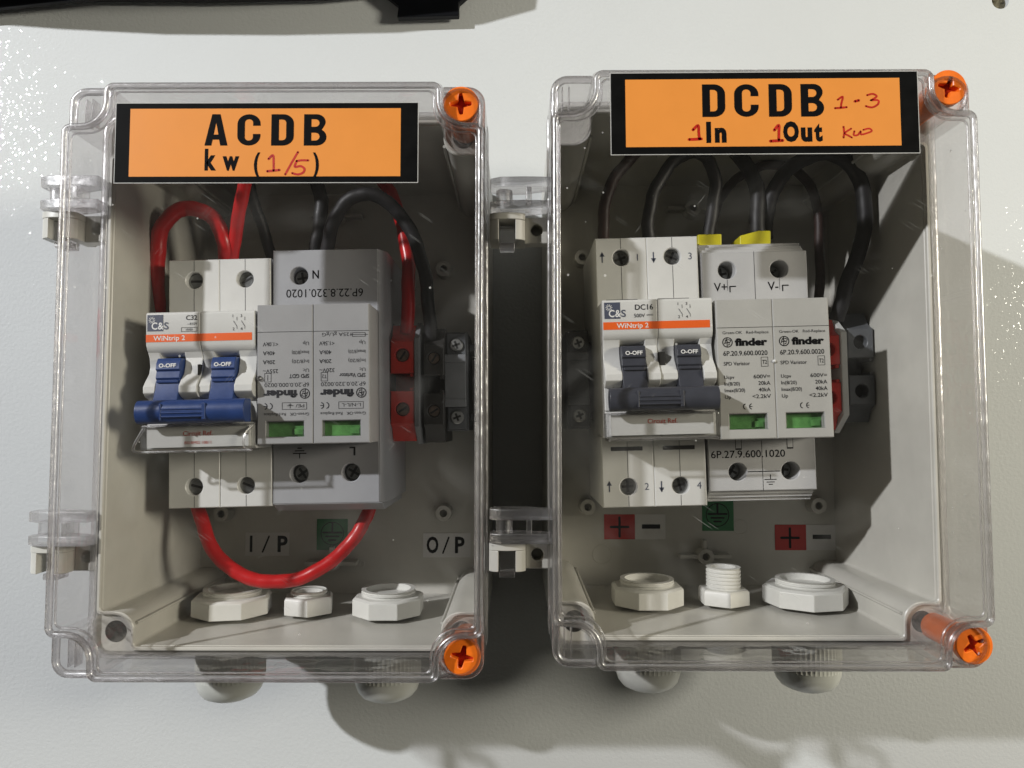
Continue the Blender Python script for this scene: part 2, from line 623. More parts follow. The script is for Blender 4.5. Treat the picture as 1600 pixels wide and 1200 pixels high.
def notched(x0, x1, y0, y1, s, ri, ro, n=7):
    """rectangle with a concave rounded notch of side s in every corner, counter-clockwise from bottom left"""
    L = []
    for (cx, cy, q) in ((x1, y0, 0), (x1, y1, 1), (x0, y1, 2), (x0, y0, 3)):
        # in quadrant frame for bottom-right corner: come along the bottom edge, go up round the notch, leave up the right edge
        loc = arc(-s - ro, ro, ro, -90, 0, n) + [(-s, s - ri)][:0] + arc(-s + ri, s - ri, ri, 180, 90, n) + arc(-ro, s + ro, ro, -90, 0, n)
        a = math.radians(90 * q)
        for (x, y) in loc:
            L.append((cx + x * math.cos(a) - y * math.sin(a), cy + x * math.sin(a) + y * math.cos(a)))
    return L


# ------------------------------------------------------------------ lettering
_tc = {}


def text_geo(s, off=0.0):
    k = (s, off)
    if k not in _tc:
        cu = bpy.data.curves.new('t', 'FONT')
        cu.body = s
        cu.size = 1.0
        cu.offset = off
        cu.resolution_u = 3
        cu.fill_mode = 'FRONT'
        o = bpy.data.objects.new('t', cu)
        C.objects.link(o)
        dg = bpy.context.evaluated_depsgraph_get()
        dg.update()
        me = bpy.data.meshes.new_from_object(o.evaluated_get(dg))
        vs = [(v.co.x, v.co.y) for v in me.vertices]
        fs = [tuple(p.vertices) for p in me.polygons]
        bpy.data.objects.remove(o)
        bpy.data.curves.remove(cu)
        bpy.data.meshes.remove(me)
        x0 = min(v[0] for v in vs)
        x1 = max(v[0] for v in vs)
        _tc[k] = ([(v[0] - x0, v[1]) for v in vs], fs, x1 - x0)
    return _tc[k]


CAP = 0.70


def text(mb, s, x, y, z, h, w=None, align='l', off=0.0, m=0, flip=False, sx=1.0, rot=0.0):
    """cap height h (mm), fitted to width w if given, baseline-left at x, y; flip turns it upside down"""
    vs, fs, W = text_geo(s, off)
    k = h / CAP
    kx = (w / W) if w else k * sx
    ww = W * kx
    ox = {'l': 0, 'c': -ww / 2, 'r': -ww}[align]
    cr, sr = math.cos(math.radians(rot)), math.sin(math.radians(rot))
    out = []
    for (a, b) in vs:
        a, b = a * kx + ox, b * k
        a, b = a * cr - b * sr, a * sr + b * cr
        if flip:
            a, b = -a, -b
        out.append((x + a, y + b, z))
    mb.add(out, fs, m)
    return ww


def shape(mb, loops, x, y, z, k, m=0, kx=None):
    vs, tris = tess(loops)
    kx = kx or k
    mb.add([(x + p[0] * kx, y + p[1] * k, z) for p in vs], [t if True else t for t in tris], m)


GL = {
    'A': [[(0, 0), (.2, 0), (.235, .19), (.425, .19), (.46, 0), (.67, 0), (.45, 1), (.21, 1)], [(.262, .35), (.4, .35), (.331, .74)]],
    'D': [[(0, 0)] + arc(.32, .3, .3, -90, 0) + arc(.32, .7, .3, 0, 90) + [(0, 1)], [(.21, .17)] + arc(.30, .28, .11, -90, 0) + arc(.30, .72, .11, 0, 90) + [(.21, .83)]],
    'B': [[(0, 0)] + arc(.37, .27, .27, -90, 60) + arc(.36, .75, .25, -40, 90) + [(0, 1)], [(.21, .16)] + arc(.32, .285, .125, -90, 90) + [(.21, .41)], [(.21, .60)] + arc(.32, .72, .12, -90, 90) + [(.21, .84)]],
    'C': [arc(.31, .31, .31, 0, -180, 12) + arc(.31, .69, .31, 180, 0, 12) + [(.62, .63), (.42, .63)] + arc(.31, .73, .11, 0, 180) + arc(.31, .27, .11, 180, 360) + [(.42, .37), (.62, .37)]],
}


def stroke(mb, pts, w, z, m=0):
    """a pen stroke as a ribbon with rounded joints"""
    pts = [Vector((p[0], p[1])) for p in pts]
    if len(pts) > 2:      # smooth
        q = []
        for i in range(len(pts) - 1):
            p0, p1, p2, p3 = pts[max(i - 1, 0)], pts[i], pts[i + 1], pts[min(i + 2, len(pts) - 1)]
            for k in range(5):
                t = k / 5
                q.append(0.5 * ((2 * p1) + (p2 - p0) * t + (2 * p0 - 5 * p1 + 4 * p2 - p3) * t * t + (3 * p1 - p0 - 3 * p2 + p3) * t ** 3))
        pts = q + [pts[-1]]
    L, R = [], []
    for i, p in enumerate(pts):
        d = (pts[min(i + 1, len(pts) - 1)] - pts[max(i - 1, 0)])
        d = d.normalized() if d.length > 1e-6 else Vector((1, 0))
        nn = Vector((-d.y, d.x)) * w / 2
        L.append((p.x + nn.x, p.y + nn.y, z))
        R.append((p.x - nn.x, p.y - nn.y, z))
    n = len(pts)
    mb.add(L + R, [(i + 1, i, n + i, n + i + 1) for i in range(n - 1)], m)
    for e in (pts[0], pts[-1]):
        mb.add([(a, b, z) for a, b in circ(e.x, e.y, w / 2, 10)], [tuple(range(10))], m)


def seg(mb, x0, y0, x1, y1, w, z, m=0):
    stroke(mb, [(x0, y0), (x1, y1)], w, z, m)


def spline(pts, n=8):
    pts = [Vector(p) for p in pts]
    q = []
    for i in range(len(pts) - 1):
        p0, p1, p2, p3 = pts[max(i - 1, 0)], pts[i], pts[i + 1], pts[min(i + 2, len(pts) - 1)]
        for k in range(n):
            t = k / n
            q.append(0.5 * ((2 * p1) + (p2 - p0) * t + (2 * p0 - 5 * p1 + 4 * p2 - p3) * t * t + (3 * p1 - p0 - 3 * p2 + p3) * t ** 3))
    return q + [pts[-1]]


# ------------------------------------------------------------------ the panel behind
wb = MB()
hc = P(1563, 1, 0)
wb.plate([[(-900, -700), (900, -700), (900, 800), (-900, 800)], circ(hc.x, hc.y, 3.7, 32)[::-1]], -3, 0, ch=0)
wall = wb.build('wall', M['wall'], smooth=0)
wall['kind'] = 'structure'
hb = MB()
hb.lathe([(-2.2, 3.7), (-2.2, 0.01)], (hc.x, hc.y, 0), cap=(False, False))
hb.lathe([(-3.1, 3.72), (-2.2, 3.7)], (hc.x, hc.y, 0), cap=(False, False))
for a in (20, 140, 260):
    hb.lathe([(-2.2, 0.9), (-1.6, 0.6)], (hc.x + 2 * math.cos(math.radians(a)), hc.y + 2 * math.sin(math.radians(a)), 0), n=10)
tag(hb.build('wall_plug', M['olive'], smooth=30), 'small olive plug sunk in the pale panel at the top right corner', 'wall plug')

# black hardware cut off by the top of the picture
bb = MB()
prof = [(-260, 176.0, 6), (-70, 190.5, 14), (-60, 250, 14), (-270, 250, 6)]
vv = []
for (x, y, z) in prof:
    vv += [(x, y, z - 3), (x, y, z)]
n = len(prof)
bb.add(vv, [tuple(range(0, 2 * n, 2))[::-1], tuple(range(1, 2 * n, 2))] + [(2 * i, 2 * ((i + 1) % n), 2 * ((i + 1) % n) + 1, 2 * i + 1) for i in range(n)])
bb.prism([(-262, 189), (-225, 186), (-180, 183.5), (-130, 183), (-80, 184), (-45, 187.5), (-22, 194), (-15, 250), (-262, 250)], 2.8, 27)  # unseen upper housing, added and curved for the shadow band it casts
tag(bb.build('device_cover', M['blackobj'], bevel=0.8, smooth=30), 'black edge of a device slanting across the top left corner', 'device cover')
db = MB()
pl = [P(x, y, 3) for x, y in ((594, -40), (596, -8), (624, 14), (622, 33), (718, 30), (718, 11), (740, -8), (742, -40))]
db.prism([(p.x, p.y) for p in pl], 2.5, 6)
tag(db.build('cable_connector', M['blackobj'], bevel=0.5, smooth=30), 'black stepped connector hanging from the top edge above the orange ACDB label', 'connector')

# ------------------------------------------------------------------ enclosures
W2, H2 = 62.9, 87.7     # half sizes of an enclosure
RIM, TOPZ = 76.0, 101.0


def hinge(parent, y):
    """grey bracket of the tray and clear loop of the lid, on the left side of the box; y = height of the joint"""
    x0 = -W2
    g = MB()
    # barrel end with a slot, then a flat lug with a round hole
    bar = [(x0 - 19 + 11.6 * (1 - math.cos(t)) / 2, 77.6 + 2.2 * math.sin(t)) for t in [math.pi * i / 10 for i in range(11)]]
    loop = bar + [(x0 - 7.4, 66.5), (x0 - 19, 66.5)]
    yb = y - 9.2
    g.prism(loop, yb + 6.6, y - 0.4, axis='y')                    # upper bridge
    gl = [(x0 - 19, 66.5), (x0 - 19, 77.6), (x0 - 17.9, 78.8), (x0 - 16.0, 79.5), (x0 - 16.0, 66.5)]
    g.prism(gl, yb, yb + 6.6, axis='y')
    gr = [(x0 - 10.6, 66.5), (x0 - 10.6, 79.5), (x0 - 8.6, 78.8), (x0 - 7.4, 77.6), (x0 - 7.4, 66.5)]
    g.prism(gr, yb, yb + 6.6, axis='y')
    g.plate([[(x0 - 7.4, yb), (x0 + 0.8, yb), (x0 + 0.8, y - 0.4), (x0 - 7.4, y - 0.4)], circ(x0 - 3.6, y - 4.7, 1.95, 24)[::-1]], 68.5, 73.5)
    g.box(x0 - 7.4, x0 + 0.8, yb + 1, y - 1.4, 66.4, 68.3)
    hb = g.build('hinge_bracket', M['base'], parent, bevel=0.25)
    cl = MB()
    arm = [(x0 + 1, 81.5), (x0 - 8, 82.0), (x0 - 15.5, 81.6), (x0 - 18.8, 79.6), (x0 - 18.8, 74.5), (x0 - 15.5, 72.5), (x0 - 8, 73.0), (x0 - 2, 75.5), (x0 + 1, 76.5)]
    cl.prism(arm, y + 7.2, y + 10.6, axis='y')
    cl.prism(arm, y - 0.1, y + 3.0, axis='y')
    cl.lathe([(y + 2.9, 2.7), (y + 7.3, 2.7)], (x0 - 14.2, 0, 77.0), axis='y', n=20)
    cl.box(x0 - 7.2, x0 - 5.4, y + 2.9, y + 7.3, 74.5, 81.8)
    cl.box(x0 - 15.8, x0 - 10.8, yb - 2.4, yb + 6.4, 70.5, 72.4)      # tongue showing through the slot
    cl.box(x0 - 15.8, x0 - 10.8, yb - 2.4, yb - 0.3, 72.4, 76.5)
    cl.build('hinge_loop', M['glassy'], parent, bevel=0.35)
    return hb


def enclosure(loc, label, sticker_fn, inner_fn, bosses, hinge_y, pads, rings=()):
    t = thing('enclosure', label, 'enclosure', loc, 0, 'enclosures on the panel')
    # tray
    b = MB()
    out = rrect(-W2 + .6, W2 - .6, -H2 + .6, H2 - .6, 6)
    inn = notched(-W2 + 3.6, W2 - 3.6, -H2 + 3.6, H2 - 3.6, 10.5, 5.5, 1.2)
    b.plate([out, inn[::-1]], 2.6, RIM)
    b.plate([rrect(-W2 + .6, W2 - .6, -H2 + .6, H2 - .6, 6)], 0.2, 3.0)
    for (x, y, r) in rings:
        b.lathe([(3.0, r), (3.14, r - .1), (3.14, r - .3), (3.0, r - .4)], (x, y, 0), n=32, cap=(False, False))
    base = b.build('tray', M['base'], t, bevel=0.35, smooth=40)
    # thin raised sealing rib on the rim
    r = MB()
    r.plate([notched(-W2 + 2.2, W2 - 2.2, -H2 + 2.2, H2 - 2.2, 11.2, 6, 1.6), notched(-W2 + 3.4, W2 - 3.4, -H2 + 3.4, H2 - 3.4, 11.0, 5.8, 1.4)[::-1]], RIM, RIM + 1.4)
    for sx in (-1, 1):                                              # moulding ribs along the corner posts
        for sy in (-1, 1):
            r.tube([(sx * (W2 - 14.3), sy * (H2 - 10.5), 3), (sx * (W2 - 14.3), sy * (H2 - 10.5), RIM - .5)], 0.55, n=8)
    r.build('rim_rib', M['base'], base, smooth=40)
    # post holes, drawn as flat dark discs for their shade
    for sx in (-1, 1):
        for sy in (-1, 1):
            if sy > 0 and sx < 0:
                continue
            h = MB()
            h.lathe([(0, 3.4), (0.08, 3.4)], (sx * (W2 - 8.0), sy * (H2 - 8.0), RIM + .02), n=24)
            h.build('post_hole_shade', M['hole'], base)
    # standoff bosses
    for (x, y, wing) in bosses:
        q = MB()
        q.lathe([(3, 3.6), (8.6, 3.2), (8.6, 1.5), (4.2, 1.5), (4.2, 0.01)], (x, y, 0), cap=(False, False), n=28)
        if wing:
            for s in (-1, 1):
                q.box(min(x + s * 3, x + s * 10.5), max(x + s * 3, x + s * 10.5), y - .8, y + .8, 2.9, 8.2)
            q.box(x - .8, x + .8, y + 3, y + 6.5, 2.9, 7)
        q.build('standoff', M['base'], base, bevel=0.2)
    inner_fn(t, base)
    # lid
    L = MB()
    o1 = notched(-W2, W2, -H2, H2, 12.2, 7.5, 2.2)
    o2 = notched(-W2 + 1.9, W2 - 1.9, -H2 + 1.9, H2 - 1.9, 12.6, 7.9, 1.7)
    L.plate([notched(-W2 + 1.2, W2 - 1.2, -H2 + 1.2, H2 - 1.2, 12.2, 7.6, 2.0)], TOPZ - 2.4, TOPZ, m=0, ch=0)
    L.plate([o1, o2[::-1]], RIM + 1.6, TOPZ - 2.4, m=1, ch=0)
    # glossy thick edge along the front
    L.tube([(x, y, TOPZ - 1.3) for x, y in notched(-W2 + 1.2, W2 - 1.2, -H2 + 1.2, H2 - 1.2, 12.3, 7.7, 2.0)], 1.0, n=12, m=2, closed=True)
    L.tube([(x, y, TOPZ - 2.3) for x, y in notched(-W2 + 2.5, W2 - 2.5, -H2 + 2.5, H2 - 2.5, 12.6, 7.9, 2.0)], 0.32, n=8, m=2, closed=True)
    # lip over the tray rim
    o3 = rrect(-W2 - .3, W2 + .3, -H2 - .3, H2 + .3, 6.5)
    o4 = rrect(-W2 + 1.9, W2 - 1.9, -H2 + 1.9, H2 - 1.9, 4.6)
    L.plate([o3, o4[::-1]], RIM - 3.0, RIM - 0.2 + 1.8, m=2)
    # corner wells: lower cap and outer wall
    for sx in (-1, 1):
        for sy in (-1, 1):
            s = 12.0
            c = [(0, 0)] * 0
            pts = [(W2 - s - 1.2, H2 - .2)] + arc(W2 - s + 7.0, H2 - s + 7.0, 7.6, 180, 270, 7) + [(W2 - .2, H2 - s - 1.2)] + arc(W2 - 5.2, H2 - 5.2, 5, 0, 90, 7)
            hole = circ(W2 - 7.2, H2 - 7.2, 5.2, 26)
            pts = [(sx * x, sy * y) for x, y in pts]
            hole = [(sx * x, sy * y) for x, y in hole]
            ringo = [(sx * x, sy * y) for x, y in arc(W2 - 5.2, H2 - 5.2, 5.2, -4, 94, 9)]
            ringi = [(sx * x, sy * y) for x, y in arc(W2 - 5.2, H2 - 5.2, 3.2, -4, 94, 9)]
            full_o = [(sx * (W2), sy * (H2 - s - 1))] + ringo + [(sx * (W2 - s - 1), sy * H2)]
            full_i = [(sx * (W2 - 2), sy * (H2 - s - 1))] + ringi + [(sx * (W2 - s - 1), sy * (H2 - 2))]
            if sx * sy < 0:
                pts = pts[::-1]
            if sx > 0:
                L.plate([pts, hole], 94.0, 96.2, m=0, ch=0)
                L.lathe([(RIM + 2, 5.9), (95.0, 5.9)], (sx * (W2 - 7.2), sy * (H2 - 7.2), 0), n=30, m=1, cap=(False, False))
                L.lathe([(0, 5.25), (1.2, 6.2), (2.0, 6.0), (2.0, 5.4), (0, 5.25)], (sx * (W2 - 7.2), sy * (H2 - 7.2), 95.8), n=30, m=2, cap=(False, False))
            else:
                L.plate([pts], 94.0, 96.2, m=0, ch=0)
                for k in (3.6, 5.6):
                    L.box(-W2 + k, -W2 + k + .35, sy * (H2 - 10.5) if sy > 0 else -(H2 - 2.5), (H2 - 2.5) if sy > 0 else -(H2 - 10.5), 90, 94, m=2)
            L.plate([full_o + full_i[::-1]], RIM + 1.6, 95.5, m=1, ch=0)
            L.tube([(x, y, 95.6) for x, y in [(sx * (W2 - 1.1), sy * (H2 - s - .5))] + [(sx * x, sy * y) for x, y in arc(W2 - 5.2, H2 - 5.2, 4.1, 0, 90, 9)] + [(sx * (W2 - s - .5), sy * (H2 - 1.1))]], 1.15, n=10, m=2)
    lid = L.build('lid', [M['clear'], M['side'], M['glass']], t, smooth=50)
    for sy in (-1, 1):
        # orange lid screw: slotted head over a long shaft
        q = MB()
        cx, cy = pads[0 if sy > 0 else 1]
        rot = (2, -12)[0 if sy > 0 else 1] if loc[0] < 0 else (-14, 28)[0 if sy > 0 else 1]
        cross = []
        for k in range(4):
            a = math.radians(90 * k + rot)
            for (x, y) in ((3.05, -.55), (3.25, -.3), (3.25, .3), (3.05, .55), (1.1, .85)):
                cross.append((cx + x * math.cos(a) - y * math.sin(a), cy + x * math.sin(a) + y * math.cos(a)))
        q.plate([circ(cx, cy, 5.35, 40), cross[::-1]], 94.6, 97.0, ch=.22)
        q.lathe([(RIM - 8, 4.0), (94.5, 4.4)], (cx, cy, 0), n=28)
        sc = q.build('lid_screw', M['orange'], t, smooth=40)
        q = MB()
        q.lathe([(94.75, 3.6), (94.8, 3.6)], (cx, cy, 0), n=28)
        q.build('screw_recess', M['orange_shaded'], sc)
    for y in hinge_y:
        hinge(t, y)
    sticker_fn(t)
    return t


def label_paper(t, x0, x1, y0, y1, mat_, draw=None, inks=None, label=None, z=3.06):
    q = MB()
    q.box(x0, x1, y0, y1, z, z + .12, 0)
    if draw:
        draw(q, z + .17)
    return q.build('marking_label', [mat_] + (inks or [M['ink']]), t, smooth=0, label=label)


def earth_draw(cx, cy, ring=True):
    def d(q, z):
        if ring:
            for k in range(28):
                a, b = 2 * math.pi * k / 28, 2 * math.pi * (k + 1) / 28
                seg(q, cx + 4.7 * math.cos(a), cy + 4.7 * math.sin(a), cx + 4.7 * math.cos(b), cy + 4.7 * math.sin(b), .35, z, 1)
        seg(q, cx, cy + 4.4, cx, cy + .6, .8, z, 1)
        seg(q, cx - 3.8, cy + .4, cx + 3.8, cy + .4, .8, z, 1)
        seg(q, cx - 2.6, cy - 1.2, cx + 2.6, cy - 1.2, .7, z, 1)
        seg(q, cx - 1.4, cy - 2.7, cx + 1.4, cy - 2.7, .7, z, 1)
    return d


LX, LY = -72.3, 14.3         # centres of the two enclosures
RX, RY = 73.2, 17.7


def orange_sticker(t, cx, cy, x0, x1, y0, y1, ix0, ix1, iy0, iy1, draw, label, rot=0.0):
    z = TOPZ + .02
    q = MB()
    q.box(x0 - .25, x1 + .25, y0 - .25, y1 + .25, z, z + .10, 3)
    q.box(x0, x1, y0, y1, z + .11, z + .16, 0)
    q.box(ix0, ix1, iy0, iy1, z + .17, z + .21, 1)
    draw(q, z + .26)
    o = q.build('name_sticker', [M['stick_black'], M['stick_orange'], M['ink'], M['stick_edge'], M['marker']], t, smooth=0, label=label)
    o.rotation_euler = (0, 0, math.radians(rot))
    return o


def px_local(cx, cy, z=TOPZ):
    def f(px, py):
        p = P(px, py, z)
        return (p.x - cx, p.y - cy)
    return f


def sticker_left(t):
    L = px_local(LX, LY)

    def draw(q, z):
        for ch, xa, xb in (('A', 320, 357), ('C', 371, 408), ('D', 424, 460), ('B', 475, 511)):
            a, b = L(xa, 228), L(xb, 179)
            gw = {'A': .67, 'C': .62, 'D': .62, 'B': .64}[ch]
            shape(q, GL[ch], a[0], a[1], z, b[1] - a[1], 2, kx=(b[0] - a[0]) / gw)
        a, b = L(320, 265), L(340, 234)
        text(q, 'k', a[0], a[1], z, b[1] - a[1], off=.045, m=2, w=3.4)
        a = L(348, 265)
        text(q, 'w', a[0], a[1], z, (b[1] - a[1]) * .93, off=.045, m=2, w=4.9)
        a = L(397, 268)
        text(q, '(', a[0], a[1], z, 5.4, off=.035, m=2, w=1.8)
        a = L(489, 268)
        text(q, ')', a[0], a[1], z, 5.4, off=.035, m=2, w=1.8)
        S = lambda pts, w: stroke(q, [L(*p) for p in pts], w, z, 4)
        S([(420, 249), (427, 243), (428, 256), (428, 267)], .65)
        S([(418, 268), (428, 267), (437, 266)], .7)
        S([(466, 238), (456, 255), (446, 273)], .6)
        S([(482, 251), (471, 251), (464, 252)], .6)
        S([(464, 252), (461, 261), (470, 260), (476, 264), (474, 270), (466, 273), (457, 271)], .65)
    p = [L(179, 285.5), L(653, 161)]
    i = [L(201.5, 276.5), L(626.5, 169.5)]
    orange_sticker(t, 0, 0, p[0][0], p[1][0], p[0][1], p[1][1], i[0][0], i[1][0], i[0][1], i[1][1], draw, 'orange and black sticker reading ACDB kw (1/5)')


def sticker_right(t):
    L = px_local(RX, RY)

    def draw(q, z):
        for ch, xa, xb in (('D', 1099, 1134), ('C', 1149, 1186), ('D', 1203, 1238), ('B', 1253, 1288)):
            a, b = L(xa, 183), L(xb, 132)
            gw = {'C': .62, 'D': .62, 'B': .64}[ch]
            shape(q, GL[ch], a[0], a[1], z, b[1] - a[1], 2, kx=(b[0] - a[0]) / gw)
        a, b = L(1105, 221), L(1136, 192)
        text(q, 'I', a[0], a[1], z, b[1] - a[1], off=.06, m=2, w=1.4)
        text(q, 'n', a[0] + 2.5, a[1], z, b[1] - a[1], off=.055, m=2, w=3.4)
        a, b = L(1225, 220), L(1286, 192)
        text(q, 'O', a[0], a[1], z, b[1] - a[1], off=.06, m=2, w=4.6)
        text(q, 'u', a[0] + 5.2, a[1], z, b[1] - a[1], off=.055, m=2, w=3.3)
        text(q, 't', a[0] + 9.1, a[1], z, b[1] - a[1], off=.05, m=2, w=2.4)
        S = lambda pts, w: stroke(q, [L(*p) for p in pts], w, z, 4)
        S([(1084, 203), (1092, 196), (1093, 207), (1094, 217)], .8)
        S([(1078, 218), (1090, 217.5), (1097, 217)], .85)
        S([(1211, 204), (1218, 196), (1218, 208), (1218, 219)], .8)
        S([(1205, 221), (1215, 220.5), (1224, 220)], .85)
        S([(1310, 157), (1318, 152), (1316, 162), (1315, 169)], .55)
        S([(1306, 170), (1315, 169.5), (1324, 168.5)], .6)
        S([(1337, 159.5), (1343, 158)], .75)
        S([(1356, 150), (1365, 148), (1371, 152), (1362, 158)], .55)
        S([(1362, 158), (1373, 158), (1373, 164), (1364, 169), (1354, 167)], .55)
        S([(1319, 199), (1320, 208), (1319, 216)], .55)
        S([(1331, 202), (1321, 209), (1327, 213), (1332, 216)], .5)
        S([(1336, 206), (1335, 212), (1341, 212), (1346, 206), (1346, 211), (1353, 210), (1363, 206), (1359, 202), (1350, 204)], .5)
    p = [L(957, 240.5), L(1434, 113)]
    i = [L(979.5, 229.5), L(1406.5, 123)]
    orange_sticker(t, 0, 0, p[0][0], p[1][0], p[0][1], p[1][1], i[0][0], i[1][0], i[0][1], i[1][1], draw, 'orange and black sticker reading DCDB 1In 1Out 1-3 kw', rot=0.25)


def inner_left(t, base):
    def ip(q, z):
        text(q, 'I', -111.2 - LX, -52.6 - LY, z, 6.4, off=.03, m=1, w=1.1)
        seg(q, -105.8 - LX, -52.8 - LY, -103.2 - LX, -46.4 - LY, .7, z, 1)
        text(q, 'P', -99.6 - LX, -52.6 - LY, z, 6.4, off=.03, m=1, w=4.2)

    def op(q, z):
        text(q, 'O', -37.4 - LX, -53.0 - LY, z, 6.4, off=.03, m=1, w=4.9)
        seg(q, -30.6 - LX, -53.2 - LY, -28.2 - LX, -46.8 - LY, .7, z, 1)
        text(q, 'P', -25.6 - LX, -53.0 - LY, z, 6.4, off=.03, m=1, w=4.0)
    label_paper(base, -113.1 - LX, -94.7 - LX, -54.4 - LY, -44.8 - LY, M['paper'], ip, label='small white paper reading I / P')
    label_paper(base, -38.9 - LX, -19.1 - LX, -55 - LY, -45 - LY, M['paper'], op, label='small white paper reading O / P')
    label_paper(base, -83.3 - LX, -70.4 - LX, -52 - LY, -39.2 - LY, M['paper_green'], earth_draw(-76.8 - LX, -45.2 - LY), label='green paper with an earth symbol')


def inner_right(t, base):
    def pm(x, y):
        def d(q, z):
            seg(q, x - 3.6, y, x + 3.6, y, 1.0, z, 1)
            seg(q, x, y - 3.9, x, y + 3.9, 1.0, z, 1)
        return d

    def mi(x, y):
        def d(q, z):
            q.box(x - 3.8, x + 3.8, y - .9, y + .9, z, z + .02, 1)
        return d
    label_paper(base, 36.5 - RX, 49.3 - RX, -47.5 - RY, -37.2 - RY, M['paper_red'], pm(42.9 - RX, -42.4 - RY), label='red paper with a plus sign, below the breaker')
    label_paper(base, 49.35 - RX, 62 - RX, -47.5 - RY, -37.2 - RY, M['paper'], mi(56 - RX, -42.2 - RY), label='white paper with a minus sign, below the breaker')
    label_paper(base, 107.4 - RX, 120.3 - RX, -51.9 - RY, -41.4 - RY, M['paper_red'], pm(113.6 - RX, -46.8 - RY), label='red paper with a plus sign, at the right')
    label_paper(base, 120.35 - RX, 133 - RX, -51.9 - RY, -41.4 - RY, M['paper'], mi(126.8 - RX, -46.4 - RY), label='white paper with a minus sign, at the right')
    label_paper(base, 77.3 - RX, 90.4 - RX, -44 - RY, -30 - RY, M['paper_green'], earth_draw(83.7 - RX, -37.4 - RY), label='green paper with a ringed earth symbol')


def loc_list(cx, cy, l):
    return [(x - cx, y - cy, w) for x, y, w in l]


enclosure((LX, LY, 0), 'clear lidded grey enclosure on the left with the ACDB sticker and a blue switch inside', sticker_left, inner_left,
          loc_list(LX, LY, [(-30.5, 65.2, False), (-30.0, -36.2, False), (-121.5, -36.5, False), (-76.3, -56.8, True), (-76, 88, True)]),
          (69.5 - LY, -37.8 - LY), [(P(720, 162, 97).x - LX, P(720, 162, 97).y - LY), (P(722, 1027, 97).x - LX, P(722, 1027, 97).y - LY)], rings=[(-20, -75.5, 1.4), (8, -72, 1.2), (30, 40, 4), (-38, 45, 4)])
enclosure((RX, RY, 0), 'clear lidded grey enclosure on the right with the DCDB sticker and a charcoal switch inside', sticker_right, inner_right,
          loc_list(RX, RY, [(27.6, 70.0, False), (29.3, -33.6, False), (123.8, -33.0, False), (77.4, -53.8, True), (74.1, 90.9, True)]),
          (68.8 - RY, -36.9 - RY), [(P(1483, 136, 97).x - RX, P(1483, 136, 97).y - RY), (P(1523, 1009, 97).x - RX, P(1523, 1009, 97).y - RY)], rings=[(P(941, 866, 3).x - RX, P(941, 866, 3).y - RY, 4.1), (20, -60, 3.2), (38, 48, 4.1), (-36, 48, 4.1)])


# ------------------------------------------------------------------ DIN rails
def rail(x0, x1, yc, label):
    q = MB()
    prof = [(-17.5, 9.5), (-17.5, 10.6), (-11.5, 10.6), (-11.5, 4.4), (11.5, 4.4), (11.5, 10.6), (17.5, 10.6), (17.5, 9.5), (12.6, 9.5), (12.6, 3.2), (-12.6, 3.2), (-12.6, 9.5)]
    q.prism([(yc + a, b) for a, b in prof], x0, x1, axis='x')
    return tag(q.build('mounting_rail', M['steel'], smooth=0), label, 'mounting rail', 'steel mounting rails behind the modules')


rail(-129, -14.5, 16, 'steel rail carrying the modules in the left enclosure')
rail(16.5, 131, 18, 'steel rail carrying the modules in the right enclosure')


# ------------------------------------------------------------------ screws in terminals
def term_screw(parent, x, y, z, r, m, kind='cross', rot=0.0):
    q = MB()
    q.lathe([(-2.5, r), (-.25, r), (0, r * .86)], (x, y, z), n=24)
    s = q.build('terminal_screw', m, parent, smooth=30)
    k = MB()
    for a in ((rot, rot + 90) if kind == 'cross' else (rot,)):
        c, sn = math.cos(math.radians(a)), math.sin(math.radians(a))
        L, w = r * .72, r * .15
        k.add([(x + c * u - sn * v, y + sn * u + c * v, z + .04) for u, v in ((-L, -w), (L, -w), (L, w), (-L, w))], [(0, 1, 2, 3)])
    k.build('screw_slot_shade', M['hole'], s, smooth=0)  # shade in the slot drawn as thin near-black quads
    return s


